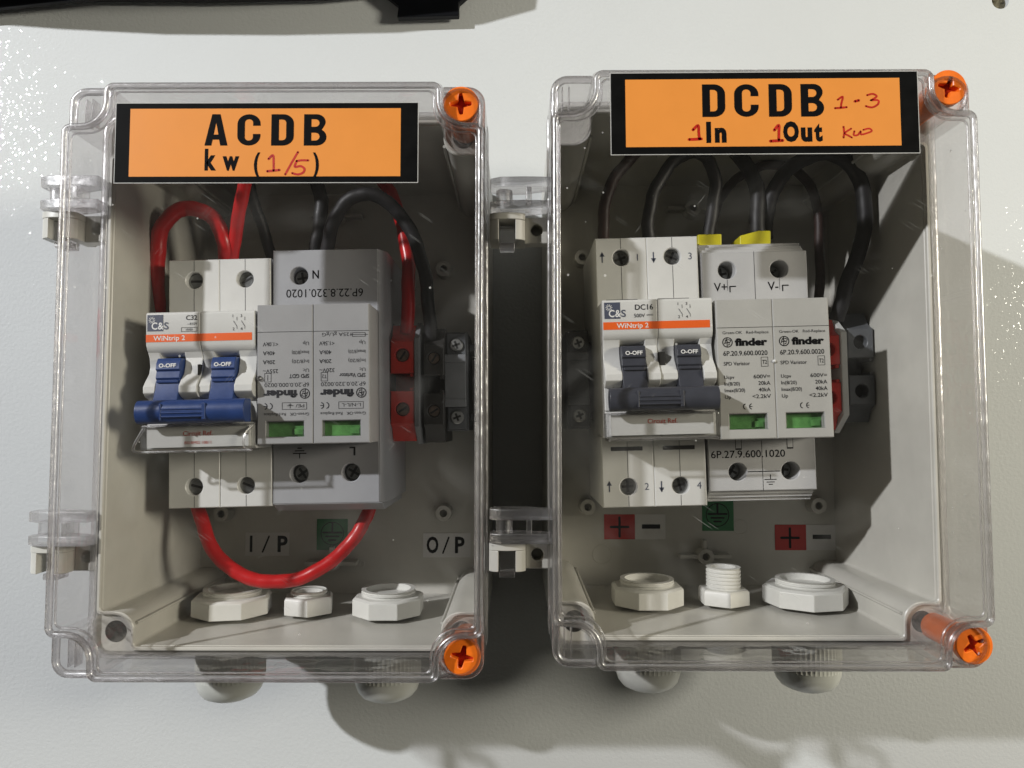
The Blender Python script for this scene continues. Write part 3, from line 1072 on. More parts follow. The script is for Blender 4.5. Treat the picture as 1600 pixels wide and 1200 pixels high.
# ------------------------------------------------------------------ breakers
def breaker(loc, rot, half, hy, tx, tog, label, style):
    t = thing('circuit_breaker', label, 'circuit breaker', loc, rot, 'two-pole circuit breakers')
    nose_t, nose_b = 22.5, -22.9
    body = MB()
    for p in (-1, 0):
        x0, x1 = p * 18 + .06, p * 18 + 17.94
        xc = (x0 + x1) / 2
        hr = 2.95
        # shoulders with screw wells
        for sgn in (1, -1):
            ya, yb = (nose_t - 1, half) if sgn > 0 else (-half, nose_b + 1)
            # each shoulder is two half shells meeting in a seam over the well
            body.plate([[(x0, ya), (x1, ya), (x1, yb), (x0, yb)], circ(xc, sgn * hy, hr, 28)[::-1]], 46, 57)
            body.box(x0, x1, ya, yb, 11, 45.98)
        prof = [(nose_t, 11), (nose_t, 72.4), (nose_t - .6, 73), (11.6, 73), (9.6, 72.0), (8.2, 69.5), (7.6, 66), (-13.6, 66), (-14.2, 71.8), (-14.8, 72.4), (nose_b + .5, 72.4), (nose_b, 71.8), (nose_b, 11)]
        body.prism(prof, x0, x1, axis='x')
        ck = [(9.2, 65), (9.7, 71.8), (7.4, 70.6), (4.6, 70.2), (2.2, 71.0), (-.4, 73.6), (-2.2, 75.0), (-4.2, 75.0), (-5.6, 73.4), (-6.4, 71.0), (-9.5, 71.2), (-13.9, 71.6), (-13.9, 65)]
        body.prism(ck, x0, x0 + tx, axis='x')
        body.prism([(a, b + (.9 if -8 < a < 7 else 0)) for a, b in ck], x0 + tx + 8.2, x1, axis='x')
    bo = body.build('body', M['mcb'], t, bevel=0.28)
    # seams, vents and printing
    pr2 = MB()
    for p in (-1, 0):
        xc = p * 18 + 9
        for sgn in (1, -1):
            for (a, b) in ((hy + 3.2, half - .2), (24.5, hy - 3.2)):
                pr2.box(xc - .09, xc + .09, min(sgn * a, sgn * b), max(sgn * a, sgn * b), 57.0, 57.03, 4)
    zf = 72.85
    z = zf + .25
    pr2.box(-17.9, 17.0, 12.6, 15.1, z - .1, z - .02, 0)              # orange stripe
    text(pr2, 'WiNtrip 2', -15.4 if style == 'ac' else -13.5, 13.1, z + .03, 1.55, w=10.4, off=.012, m=3)
    # emblem: dark block with a pale sunburst beside the letters
    pr2.box(-17.4, -12.2, 16.2, 21.6, z - .1, z - .02, 2)
    for k in range(10):
        a = k * math.pi / 5
        seg(pr2, -15.9 + .45 * math.cos(a), 19.9 + .45 * math.sin(a), -15.9 + 1.1 * math.cos(a), 19.9 + 1.1 * math.sin(a), .2, z + .02, 3)
    text(pr2, 'C', -16.0, 16.8, z + .03, 2.3, w=1.9, off=.02, m=3)
    text(pr2, '&', -13.9, 16.8, z + .03, 2.3, w=1.9, off=.02, m=3)
    text(pr2, 'S', -11.9, 16.8, z + .03, 2.3, w=1.5, off=.015, m=2)
    if style == 'ac':
        text(pr2, 'C32', -1.0, 19.7, z, 1.55, align='r', m=4, off=.01)
        text(pr2, '~415V', -1.0, 18.0, z, .85, align='r', m=4)
        for (a, b, c, d) in ((-6.2, 15.9, -1.0, 15.9), (-6.2, 17.2, -1.0, 17.2), (-6.2, 15.9, -6.2, 17.2), (-1, 15.9, -1, 17.2)):
            seg(pr2, a, b, c, d, .12, z, 4)
        text(pr2, '10000', -3.6, 16.2, z, .7, align='c', m=4)
    else:
        text(pr2, 'DC16', -1.4, 19.0, z, 1.75, align='r', m=4, off=.012)
        text(pr2, '500V', -4.2, 16.5, z, 1.2, align='r', m=4)
        seg(pr2, -3.6, 17.4, -1.5, 17.4, .14, z, 4)
        seg(pr2, -3.6, 17.0, -1.5, 17.0, .1, z, 4)
    x = 11.6 if style == 'ac' else 7.6
    for k in (0, 2.6):
        text(pr2, ('1', '3')[k > 0], x + k - .9, 20.2, z, .95, m=4)
        seg(pr2, x + k + .5, 20.3, x + k + .5, 19.2, .12, z, 4)
        seg(pr2, x + k - .6, 19.0, x + k + .5, 17.2, .14, z, 4)
        seg(pr2, x + k + .5, 17.2, x + k + .5, 16.4, .12, z, 4)
        text(pr2, ('2', '4')[k > 0], x + k - .9, 15.9, z, .95, m=4)
    if style == 'dc':
        zz = 57.06
        for sy_, nums in ((1, '13'), (-1, '24')):
            for k in (0, 1):
                xc = -9 + 18 * k
                text(pr2, nums[k], xc + 5.6, sy_ * hy - 1.2, zz, 2.4, m=2)
                d = 1 if k == 0 else -1
                seg(pr2, xc - 6.6, sy_ * hy - 1.5, xc - 6.6, sy_ * hy + 1.5, .45, zz, 2)
                pts = [(xc - 6.6, sy_ * hy + d * 2.2), (xc - 7.5, sy_ * hy + d * .5), (xc - 5.7, sy_ * hy + d * .5)]
                pr2.add([(a, b, zz) for a, b in (pts if d < 0 else pts)], [(0, 1, 2)], 2)
        for k in (0, 1):                                         # slots beside the nose, their shade painted as flat dark strips
            xc = -9 + 18 * k
            pr2.box(xc - 5.7, xc + 5.3, -27.6, -26.2, 57.0, 57.05, 5)
            pr2.box(xc - 5.7, xc + 5.3, 23.0, 25.2, 57.0, 57.05, 5)
    pr2.build('printed_marking', [M['ostripe'], M['ink'], M['inkblue'], M['inkwhite'], M['inkgrey'], M['hole']], bo, smooth=0)
    for p in (-1, 0):
        for sgn in (1, -1):
            term_screw(t, p * 18 + 9, sgn * hy, 54.9, 2.84, M['screw'], 'cross' if style == 'dc' else 'slot', random.uniform(-30, 60))
        for sgn in (1, -1):
            w = MB()
            w.lathe([(0, 2.9), (.1, 2.9)], (p * 18 + 9, sgn * hy, 46.2), n=24)
            w.build('well_floor', M['hole'], bo)
    q = MB()
    q.box(.25 if style == 'dc' else -1.0, 2.0 if style == 'dc' else -.2, .6, 5.0, 69, 72.7)
    q.build('release_slot_shade', M['hole'], bo, smooth=0)  # shade of the slot put in as a near-black block
    # toggles: tilted paddles reaching down to the tie bar
    for p in (-1, 0):
        q = MB()
        x0 = p * 18 + tx + .15
        pf = [(7.3, 66), (7.2, 73.0), (5.4, 74.2), (3.4, 74.6), (2.9, 73.9), (0.6, 74.6), (0.0, 74.0), (-3.0, 74.8), (-7.0, 76.5), (-12, 79), (-13.2, 75), (-9, 70), (-8, 66)]
        q.prism(pf, x0, x0 + 7.9, axis='x')
        q.box(x0 + .5, x0 + 7.4, -1.0, .0, 73.5, 75.0)
        to = q.build('toggle', M[tog], t, bevel=0.25)
        k = MB()
        text(k, 'O-OFF', x0 + 3.95, 4.1, 0, 1.25, w=5.6, align='c', off=.03)
        k.v = [(a, b, 74.75 - (b - 3.4) * .10) for a, b, c in k.v]
        k.build('printed_marking', M['inkwhite'], to, smooth=0)
    # tie bar over both toggles
    q = MB()
    def bar(r, c):
        return [(c[0] + r * 1.08 * math.cos(a), c[1] + r * .8 * math.sin(a)) for a in [2 * math.pi * i / 20 for i in range(20)]]
    xa, xb = (-17.0, 17.6) if style == 'ac' else (-17.6, 17.0)
    q.prism(bar(3.5, (-10.6, 79.8)), xa, xb, axis='x')
    for yy in (-12.2, -11.0, -9.8):
        q.box(-8.4, 5.2, yy - .28, yy + .28, 82.0, 82.85)
    q.box(4.4, 5.6, -13.3, -8.0, 81.0, 82.8)
    q.box(-9.0, -8.4, -13.3, -8.0, 81.0, 82.7)
    q.box(xb - 2.4, xb - .3, -14.3, -6.8, 75, 80.2)
    q.build('tie_bar', M[tog], t, bevel=0.25)
    # label holder: clear flap over a paper strip
    q = MB()
    q.box(-16.6, 16.4, -22.0, -15.2, 72.3, 74.9, 0)
    z = 74.97
    text(q, 'Circuit Ref.', 0, -18.3, z, 1.5, w=9.6, align='c', m=1, off=.01)
    if style == 'ac':
        text(q, 'BELRMSS 10B11', 0, -21.0, z, .9, w=8.6, align='c', m=1)
    q.build('label_strip', [M['mcb'], M['inkred']], t, smooth=0)
    q = MB()
    q.box(-17.8, 17.8, -23.4, -15.0, 75.5, 76.2)
    q.box(-17.8, 17.8, -23.6, -22.9, 71.5, 75.5)
    q.box(-17.8, 17.8, -15.1, -14.6, 72.8, 75.5)
    for x in (-18.2, 17.5):
        q.box(x, x + .7, -23.6, -14.7, 70, 76)
    ho = q.build('label_cover', M['holder'], t, bevel=0.2)
    q = MB()
    if style == 'ac':
        q.tube(spline([(-18.2, -15.5, 73.5), (-21.4, -21.0, 73.5), (-21.2, -23.0, 73.5), (-17.8, -23.3, 73.0)], 5), .45, n=8)
        q.tube(spline([(17.8, -15.5, 75), (16.2, -18.0, 77), (15.6, -21.8, 77), (17.6, -23.2, 75)], 5), .4, n=8)
    q.tube([(-17.6, -23.3, 76), (17.6, -23.3, 76)], .4, n=8)
    q.tube([(-17.6, -15.0, 76), (17.6, -15.0, 76)], .3, n=8)
    q.build('cover_edge', M['glassy'], ho)
    return t


breaker((-103.5, 14.9, 0), 1.4, 43.4, 36.1, 3.8, 'blue', 'white two-pole breaker with a blue switch bar, in the left enclosure', 'ac')
breaker((46.7, 18.9, 0), 1.4, 47.0, 40.0, 5.5, 'charcoal', 'white two-pole breaker with a charcoal switch bar, in the right enclosure', 'dc')


# ------------------------------------------------------------------ surge protectors
def fine(mb, s, x, y, h, z, align='l', flip=False, m=0, off=0.0, w=None):
    text(mb, s, x, y, z, h, align=align, flip=flip, m=m, off=off, w=w)


def logo(mb, x, y, z, fl, w_, m=0):
    """round emblem followed by the maker's name, reading direction fl (1 upright, -1 upside down)"""
    R = 1.55
    for k in range(22):
        a, b = 2 * math.pi * k / 22, 2 * math.pi * (k + 1) / 22
        seg(mb, x + R * math.cos(a), y + R * math.sin(a), x + R * math.cos(b), y + R * math.sin(b), .3, z, m)
    for pts in (((-.9, -.5), (-.5, .9), (-.1, .2)), ((-.15, -1.4), (-.15, 1.4)), ((.2, .9), (1.0, .6), (.6, -.2), (.2, .1)), ((-.9, -.2), (.1, -.1)), ((.25, -.9), (.7, -.6))):
        stroke(mb, [(x + fl * a, y + fl * b) for a, b in pts], .26, z, m)
    text(mb, 'finder', x + fl * 2.4, y - fl * 1.1, z, 2.25, w=w_, off=.055, m=m, flip=fl < 0)


def spd(loc, rot, half_t, half_b, label, style, mb_, mc):
    t = thing('surge_protector', label, 'surge protector', loc, rot, 'two-pole surge protectors')
    hw = 18.5
    b = MB()
    ct, cb = 22.2, -23.6
    if style == 'ac':
        wells_t, wells_b = [(-9.2, 35.0)], [(-9.4, -34.3), (8.6, -34.1)]
    else:
        wells_t, wells_b = [(-9.6, 35.2), (8.6, 35.2)], [(-8.6, -35.2), (9.6, -35.2)]
    for sgn, wl_, hf in ((1, wells_t, half_t), (-1, wells_b, half_b)):
        ya, yb = (ct - 1, hf) if sgn > 0 else (-hf, cb + 1)
        b.plate([[(-hw, ya), (hw, ya), (hw, yb), (-hw, yb)]] + [circ(x, y, 3.1, 28)[::-1] for x, y in wl_], 45, 57)
        b.box(-hw, hw, ya, yb, 11, 44.98)
    b.box(-hw, hw, cb, ct, 11, 56)
    if style == 'ac':
        # sloping flanks of the wider base
        b.prism([(hw, 57), (hw + 2.6, 52), (hw + 2.6, 14), (hw, 14)], -half_b, half_t, axis='y')
        b.prism([(-half_b, 57), (-half_b - 2.8, 52), (-half_b - 2.8, 14), (-half_b, 14)], -hw, hw + 1.0, axis='x')
    else:
        for (d, z) in ((1.3, 55.2), (2.5, 54.0), (3.8, 52.6)):
            b.box(-hw, hw - .6, half_t, half_t + d, 20, z)
            b.box(-hw, hw - .6, -half_b - d, -half_b, 20, z)
    bo = b.build('base', mb_, t, bevel=0.3)
    for i, (x, y) in enumerate(wells_t + wells_b):
        term_screw(t, x, y, 52.6 if style == 'ac' else 49.5, 2.9, M['screw'], 'cross', 10 + 25 * i)
        w = MB()
        w.lathe([(0, 3.0), (.1, 3.0)], (x, y, 45.2), n=24)
        w.build('well_floor', M['hole'], bo)
    k = MB()
    z = 57.06
    if style == 'ac':
        text(k, 'N', -4.4, 36.6, z, 2.9, w=2.3, off=.01, flip=True) if False else text(k, 'N', -4.6, 34.0, z, 2.9, w=2.3, off=.02)
        text(k, '6P.22.8.320.1020', 13.2, 30.2, z, 2.9, w=27.0, flip=True)
        # earth mark and line mark, upside down
        x, y = -9.2, -27.2
        seg(k, x, y - 1.6, x, y - .1, .35, z)
        seg(k, x - 2.2, y, x + 2.2, y, .4, z)
        seg(k, x - 1.5, y + .9, x + 1.5, y + .9, .4, z)
        seg(k, x - .6, y + 1.8, x + .6, y + 1.8, .4, z)
        text(k, 'L', 10.2, -25.3, z, 2.9, w=2.1, flip=True, off=.02)
    else:
        text(k, 'V+', -14.4, 27.8, z, 3.0, w=4.6, off=.008)
        text(k, 'V-', 4.4, 27.8, z, 3.0, w=3.7, off=.008)
        for x in (-8.8, 9.6):
            seg(k, x, 27.5, x, 29.4, .4, z)
            seg(k, x, 29.4, x + 2.0, 29.4, .4, z)
        for x in (-9.6, 8.6):
            seg(k, x, 28.0, x, 31.8, .12, z)
        for x in (0, ):
            seg(k, x, 24, x, half_t, .14, z)
            seg(k, x, -24.6, x, -half_b, .14, z)
        text(k, '6P.27.9.600.1020', -17.6, -30.3, z, 2.5, w=25.6, off=.008)
        seg(k, -5.0, -35.2, 6.0, -35.2, .3, z)
        x, y = 2.6, -36.4
        seg(k, x, y, x, y - 1.5, .25, z)
        seg(k, x - 2, y - 1.6, x + 2, y - 1.6, .28, z)
        seg(k, x - 1.3, y - 2.5, x + 1.3, y - 2.5, .28, z)
        seg(k, x - .6, y - 3.3, x + .6, y - 3.3, .28, z)
        for x in (-8.0, 9.8):
            k.box(x - 1.1, x + 1.1, -27.6, -23.8, z - .03, z, 1)
            k.box(x - .9, x + .9, -27.1, -23.8, z, z + .03, 2)
            k.box(x - .9, x + .9, -27.6, -27.1, z, z + .03, 0)
    k.build('printed_marking', [M['ink'], M['inkgrey'], mb_], bo, smooth=0)
    # plug-in cartridges
    for i in (0, 1):
        x0 = -hw + i * hw + .08
        x1 = x0 + hw - .16
        q = MB()
        win = [x0 + 3.1, x1 - 3.0, cb + 3.2, cb + 8.2] if style != 'ac' else [x0 + 3.0, x1 - 3.1, cb + 2.4, cb + 7.4]
        wl_ = [(win[0], win[2]), (win[1], win[2]), (win[1], win[3]), (win[0], win[3])]
        q.plate([[(x0, cb), (x1, cb), (x1, ct), (x0, ct)], wl_[::-1]], 70, 73)
        q.box(x0, x1, cb, ct, 56.1, 69.98)
        ca = q.build('cartridge', mc, t, bevel=0.3)
        q = MB()
        q.box(win[0] - .05, win[1] + .05, win[2] - .05, win[3] + .05, 70.02, 70.6)
        q.box(win[1] - 3.6, win[1] - .6, win[2] + .6, win[2] + 2.6, 70.6, 71.2)
        wi = q.build('status_window', M['green'], ca, bevel=0.15)
        q = MB()
        q.box(win[0] + .05, win[1] - .05, win[2] + .05, win[3] - .05, 72.2, 72.8)
        for (a, b_, c, d) in ((win[0], win[1], win[2] - .0, win[2] + .35), (win[0], win[1], win[3] - .35, win[3]), (win[0], win[0] + .35, win[2], win[3]), (win[1] - .35, win[1], win[2], win[3])):
            q.box(a, b_, c, d, 72.8, 73.15)
        q.build('window_glass', M['holder'], wi, smooth=0)
        k = MB()
        z = 73.06
        yl = ct - 9.0 if style == 'ac' else ct - 9.3
        seg(k, x0 + .1, yl, x1 - .1, yl, .16, z)
        if style == 'ac':
            xr, xl = x1 - 1.3, x0 + 1.9
            rows = [('Up', '<1.0kV' if i == 0 else '<1.5kV'), ('Imax(8/20)', '40kA'), ('In(8/20)', '20kA'), ('Uc', '255V~' if i == 0 else '320V~')]
            y = 8.6
            for a, b_ in rows:
                text(k, a, xr, y + 1.2, z, 1.15, flip=True, w=(5.6 if len(a) > 3 else 2.0))
                text(k, b_, xl, y + 1.2, z, 1.3, flip=True, align='r', w=(5.0 if len(b_) > 4 else 4.0), off=.008)
                y -= 2.95
            if i == 1:
                text(k, '125A gL/gG', xr - 4.6, 12.6, z, 1.15, flip=True, w=9.6)
                for (a, b_, c, d) in ((0, 0, 4.2, 0), (0, 1.2, 4.2, 1.2), (0, 0, 0, 1.2), (4.2, 0, 4.2, 1.2), (-.8, .6, 5, .6)):
                    seg(k, xr - a, 11.3 + b_, xr - c, 11.3 + d, .16, z)
            text(k, 'SPD GDT' if i == 0 else 'SPD Varistor', xr, -.8, z, 1.3, flip=True, w=6.5 if i == 0 else 8.6, off=.02)
            bx0, bx1 = xl + .6, xl + 2.7
            for (a, b_, c, d) in ((bx0, -3.2, bx1, -3.2), (bx0, -.4, bx1, -.4), (bx0, -3.2, bx0, -.4), (bx1, -3.2, bx1, -.4)):
                seg(k, a, b_, c, d, .15, z)
            text(k, 'T2', bx1 - .3, -1.1, z, 1.2, flip=True, w=1.5) if i else seg(k, bx0 + 1, -2.7, bx0 + 1, -1, .2, z)
            text(k, '6P.20.0.000.0020' if i == 0 else '6P.20.0.320.0020', xr, -3.6, z, 1.35, flip=True, w=14.6)
            logo(k, xr - 1.4, -7.2, z, -1, 11.2)
            for (a, b_, c, d) in ((xr - .8, -12.3, xr - 8.8, -12.3), (xr - .8, -10.1, xr - 8.8, -10.1), (xr - .8, -12.3, xr - .8, -10.1), (xr - 8.8, -12.3, xr - 8.8, -10.1)):
                seg(k, a, b_, c, d, .15, z)
            text(k, 'PE/' if i == 0 else 'L-N/L-L', xr - 1.6, -10.6, z, 1.1, flip=True, w=2.8 if i == 0 else 6.2)
            if i == 0:
                seg(k, xr - 6.2, -11.9, xr - 6.2, -10.4, .18, z)
                seg(k, xr - 5.2, -11.1, xr - 7.2, -11.1, .18, z)
                seg(k, xr - 5.7, -10.8, xr - 6.7, -10.8, .18, z)
            for cx_ in (xl + 2.6, xl + .9):
                stroke(k, [(cx_ + .8 * math.cos(a) - .3, -11.2 + .95 * math.sin(a)) for a in [math.radians(d) for d in (-80, -40, 0, 40, 80)]], .3, z)
            seg(k, xl + .4, -11.2, xl + 1.2, -11.2, .25, z)
            text(k, 'Green-OK   Red-Replace', xr, -13.4, z, 1.0, flip=True, w=14.8)
        else:
            xl, xr = x0 + 1.9, x1 - 1.5
            text(k, 'Green-OK   Red-Replace', xl, 10.8, z, .95, w=15.0)
            logo(k, xl + 1.5, 8.1, z, 1, 10.6)
            text(k, '6P.20.9.600.0020', xl, 3.7, z, 1.55, w=14.4, off=.01)
            text(k, 'SPD Varistor', xl, .5, z, 1.2, w=8.6, off=.008)
            bx1, bx0 = xr - .5, xr - 2.7
            for (a, b_, c, d) in ((bx0, 0, bx1, 0), (bx0, 3, bx1, 3), (bx0, 0, bx0, 3), (bx1, 0, bx1, 3)):
                seg(k, a, b_, c, d, .14, z)
            text(k, 'T2', bx0 + .35, .8, z, 1.3, w=1.5, off=.01)
            y = -3.9
            for a, b_ in (('Ucpv', '600V='), ('In(8/20)', '20kA'), ('Imax(8/20)', '40kA'), ('Up', '<2.2kV')):
                text(k, a, xl, y, z, 1.15, w={2: 2.0, 4: 3.3, 8: 5.0, 10: 6.6}[len(a)], off=.008)
                text(k, b_, xr, y, z, 1.25, w={5: 5.4, 4: 3.9, 6: 6.0}[len(b_)], align='r', off=.008)
                y -= 2.15
            for cx_ in (x0 + 8.2, x0 + 10.2):
                stroke(k, [(cx_ - .7 * math.cos(a) + .3, -13.0 + .85 * math.sin(a)) for a in [math.radians(d) for d in (-80, -40, 0, 40, 80)]], .28, z)
            seg(k, x0 + 9.8, -13.0, x0 + 10.6, -13.0, .24, z)
        k.build('printed_marking', M['inkgrey'] if style == 'ac' else M['ink'], ca, smooth=0)
    # a small bright rivet between nose and cartridges
    q = MB()
    if style == 'ac':
        q.lathe([(0, .9), (.6, .8), (1.1, .3)], (-hw + .9, -2.0, 73), n=16)
        q.build('locking_stud', M['glassy'], t)
    else:
        q.lathe([(0, .6), (.4, .5), (.7, .2)], (0, 1.6, 73), n=14)
        q.build('locking_stud', M['inkwhite'], t)
    return t


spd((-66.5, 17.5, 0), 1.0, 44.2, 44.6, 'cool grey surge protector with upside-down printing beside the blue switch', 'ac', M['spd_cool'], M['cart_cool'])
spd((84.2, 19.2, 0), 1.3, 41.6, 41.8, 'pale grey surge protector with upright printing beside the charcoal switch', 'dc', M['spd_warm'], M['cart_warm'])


# ------------------------------------------------------------------ terminal blocks
def block(x0, x1, y0, y1, ztop, mats_, label, name='terminal_block', group='rail terminal blocks', cat='terminal block', screw='brass', hole=False, plate=None, platex=1.6):
    cx, cy = (x0 + x1) / 2, (y0 + y1) / 2
    t = thing(name, label, cat, (cx, cy, 0), 0.6, group)
    hx, hy = (x1 - x0) / 2, (y1 - y0) / 2
    q = MB()
    s = 6.2
    for sg in (1, -1):
        lo, hi = sorted((sg * 3.2, sg * (hy - 6.4)))
        hole_r = min(2.5, hx * .62)
        cyl = (0, sg * (hy - 11.5))
        q.plate([[(-hx, lo), (hx, lo), (hx, hi), (-hx, hi)], circ(cyl[0], cyl[1], hole_r, 24)[::-1]], ztop - 5, ztop)
        q.box(-hx, hx, lo, hi, 12, ztop - 5.02)
        yy = (sg * (hy - 6.4), sg * (hy - 4.6), sg * hy, sg * hy, sg * (hy - 6.4))
        q.prism([(yy[0], ztop - .4), (yy[1], ztop - 3.5), (yy[2], ztop - 6), (yy[3], 12), (yy[4], 12)], -hx, hx, axis='x')
        q.box(hx - 1.6, hx - .3, sorted((sg * 3.2, sg * 2.0))[0], sorted((sg * 3.2, sg * 2.0))[1], 20, ztop - .5)
    q.box(-hx + .5, hx - .5, -3.2, 3.2, 12, ztop - 9)
    bo = q.build('body', mats_[0], t, bevel=0.2)
    for sg in (1, -1):
        if hole:
            w = MB()
            w.lathe([(0, 2.4), (.1, 2.4)], (0, sg * (hy - 11.5), ztop - 4.9), n=24)
            w.build('well_floor', M['hole'], bo)
        else:
            term_screw(t, 0, sg * (hy - 11.5), ztop - 1.2, min(2.4, hx * .6), M[screw], 'slot', 45 + sg * 12)
    if plate:
        for (xa, m_) in plate:
            q = MB()
            h = hy + 1.2
            q.prism([(-h, 14), (-h, ztop - 8), (-h + 6.5, ztop + .6), (h - 6.5, ztop + .6), (h, ztop - 8), (h, 14)], xa, xa + platex, axis='x')
            q.build('end_plate', m_, t, bevel=0.3)
    return t


def end_stop(cx, cy, label, m1, m2, k=1.0):
    t = thing('end_clamp', label, 'end clamp', (cx, cy, 0), 1, 'rail end clamps')
    q = MB()
    q.box(-4.2, 4.2, -18.5, 18.5, 11, 38)
    q.box(-3.6, 3.6, 9.5, 17.8, 38, 40)
    q.box(-3.6, 3.6, -17.8, -9.5, 38, 40)
    q.box(4.2, 8.4, 12.0, 15.0, 11, 30)
    q.box(4.2, 8.4, -15.0, -12.0, 11, 30)
    q.build('body', m1, t, bevel=0.4)
    q = MB()
    q.box(-4.4, 3.6, -9.4, 9.6, 38, 42)
    q.box(-4.5, 3.7, -9.6, -6.6, 41.6, 42.6)
    q.box(-4.5, 3.7, 6.8, 9.8, 41.6, 42.6)
    q.build('marker_block', m2, t, bevel=0.4)
    for s in (1, -1):
        q = MB()
        q.lathe([(38, 2.6), (40.6, 2.5), (41.0, 2.1)], (0, s * 13.4, 0), n=24)
        sw = q.build('clamp_screw', M['steel'], t)
        q = MB()
        for a in (20, 110):
            c, sn = math.cos(math.radians(a)), math.sin(math.radians(a))
            q.add([(c * u - sn * v, s * 13.4 + sn * u + c * v, 41.04) for u, v in ((-1.5, -.4), (1.5, -.4), (1.5, .4), (-1.5, .4))], [(0, 1, 2, 3)])
        q.build('screw_slot_shade', M['hole'], sw, smooth=0)  # flat near-black quads painted for the shade in the cross slot
    return t


p0, p1 = P(609, 690, 50), P(648, 505, 50)
block(p0.x, p1.x, p0.y, p1.y, 50, [M['red_term']], 'bright red rail terminal with two brown slotted screws, left enclosure', plate=[(-(p1.x - p0.x) / 2 - 1.9, M['grey_term']), ((p1.x - p0.x) / 2 + .1, M['mid_term'])], platex=1.8)
p0, p1 = P(660, 692, 47), P(694, 510, 47)
block(p0.x + .3, p1.x, p0.y, p1.y, 47, [M['black_term']], 'black rail terminal between the bright red terminal and the end clamp, left enclosure')
p = P(713, 595, 42)
end_stop(p.x, p.y, 'grey end clamp beside the black terminal, half lit, left enclosure', M['grey_term'], M['mid_term'])
p0, p1 = P(1280, 672, 50), P(1312, 496, 50)
block(p0.x, p1.x, p0.y, p1.y, 50, [M['red_term']], 'red rail terminal half hidden behind the pale surge protector, white end plate, right enclosure', hole=True, plate=[((p1.x - p0.x) / 2 + .1, M['white_term'])], platex=2.2)
p0, p1 = P(1328, 660, 42), P(1364, 486, 42)
tb = block(p0.x, p1.x, p0.y, p1.y, 42, [M['grey_term']], 'slate grey rail terminal with two dark round wells, right enclosure', hole=True)
for sy in (8.6, -10.8):
    q = MB()
    q.box((p1.x - p0.x) / 2, (p1.x - p0.x) / 2 + 2.6, sy - 2.2, sy + 2.2, 30, 39.5)
    q.box((p1.x - p0.x) / 2 + 2.6, (p1.x - p0.x) / 2 + 3.4, sy - 1.0, sy + 3.4, 30, 38.5)
    q.build('side_tab', M['mid_term'], tb, bevel=.2)
p = P(905, 592, 42)
t_ = end_stop(p.x, p.y, 'dark end clamp in the shade left of the charcoal switch', M['black_term'], M['grey_term'])


# ------------------------------------------------------------------ wires
def wire(pts, r, m, label, cat='wire', group='wires in the enclosures', name='wire', ferrule=None):
    q = MB()
    w = [P(x, y, z) for x, y, z in pts]
    sp = spline(w, 8)
    r *= 0.93 if m != 'red_wire' else 1.0
    ph = random.uniform(0, 6)
    sp = [p + Vector((math.sin(i * .55 + ph), math.cos(i * .43 + ph), math.sin(i * .37))) * .16 for i, p in enumerate(sp)]
    q.tube(sp, [r * (1 + .02 * math.sin(i * 1.3 + ph)) for i in range(len(sp))], n=18)
    return tag(q.build(name, M[m], smooth=60), label, cat, group)


GW = 'insulated wires inside the enclosures'
wire([(262, 560, 34), (247, 520, 40), (246, 470, 46), (246, 400, 50), (252, 358, 52), (270, 335, 53), (296, 325, 53), (324, 334, 53), (343, 355, 52), (352, 388, 50), (354, 420, 46)], 2.75, 'red_wire', 'thick red wire arching from behind the blue switch breaker back into its top', group=GW)
wire([(362, 425, 46), (366, 380, 50), (374, 330, 56), (384, 280, 60), (400, 220, 60), (440, 190, 56)], 2.3, 'red_wire', 'straight red wire running up from the blue switch breaker behind the ACDB sticker', group=GW)
wire([(432, 420, 30), (420, 385, 34), (405, 340, 38), (390, 290, 40), (382, 240, 40), (390, 190, 36)], 2.3, 'black_wire', 'black wire leaning left above the blue switch breaker, left enclosure', group=GW)
wire([(492, 420, 40), (494, 385, 44), (500, 350, 46), (502, 318, 46), (494, 280, 44), (478, 225, 40)], 2.7, 'black_wire', 'short black wire rising straight from the cool grey surge protector', group=GW)
wire([(508, 420, 44), (512, 385, 48), (520, 350, 52), (540, 317, 55), (566, 303, 56), (596, 310, 55), (625, 335, 53), (648, 375, 51), (662, 420, 49), (669, 470, 47), (673, 520, 44), (674, 545, 40)], 2.6, 'black_wire', 'black wire arching from the cool grey surge protector over to the black terminal', group=GW)
wire([(560, 230, 30), (590, 270, 34), (608, 298, 36), (622, 330, 39), (632, 370, 42), (638, 410, 44), (638, 460, 46), (636, 520, 44)], 2.5, 'red_wire', 'red wire coming down behind the black arch into the bright red terminal', group=GW)
wire([(306, 770, 40), (312, 800, 43), (322, 835, 46), (345, 875, 48), (380, 899, 49), (420, 909, 49), (462, 905, 49), (505, 886, 48), (540, 856, 46), (562, 828, 44), (575, 800, 42), (580, 775, 40)], 2.45, 'red_wire', 'red wire looping below from the breaker to the cool grey surge protector', group=GW)
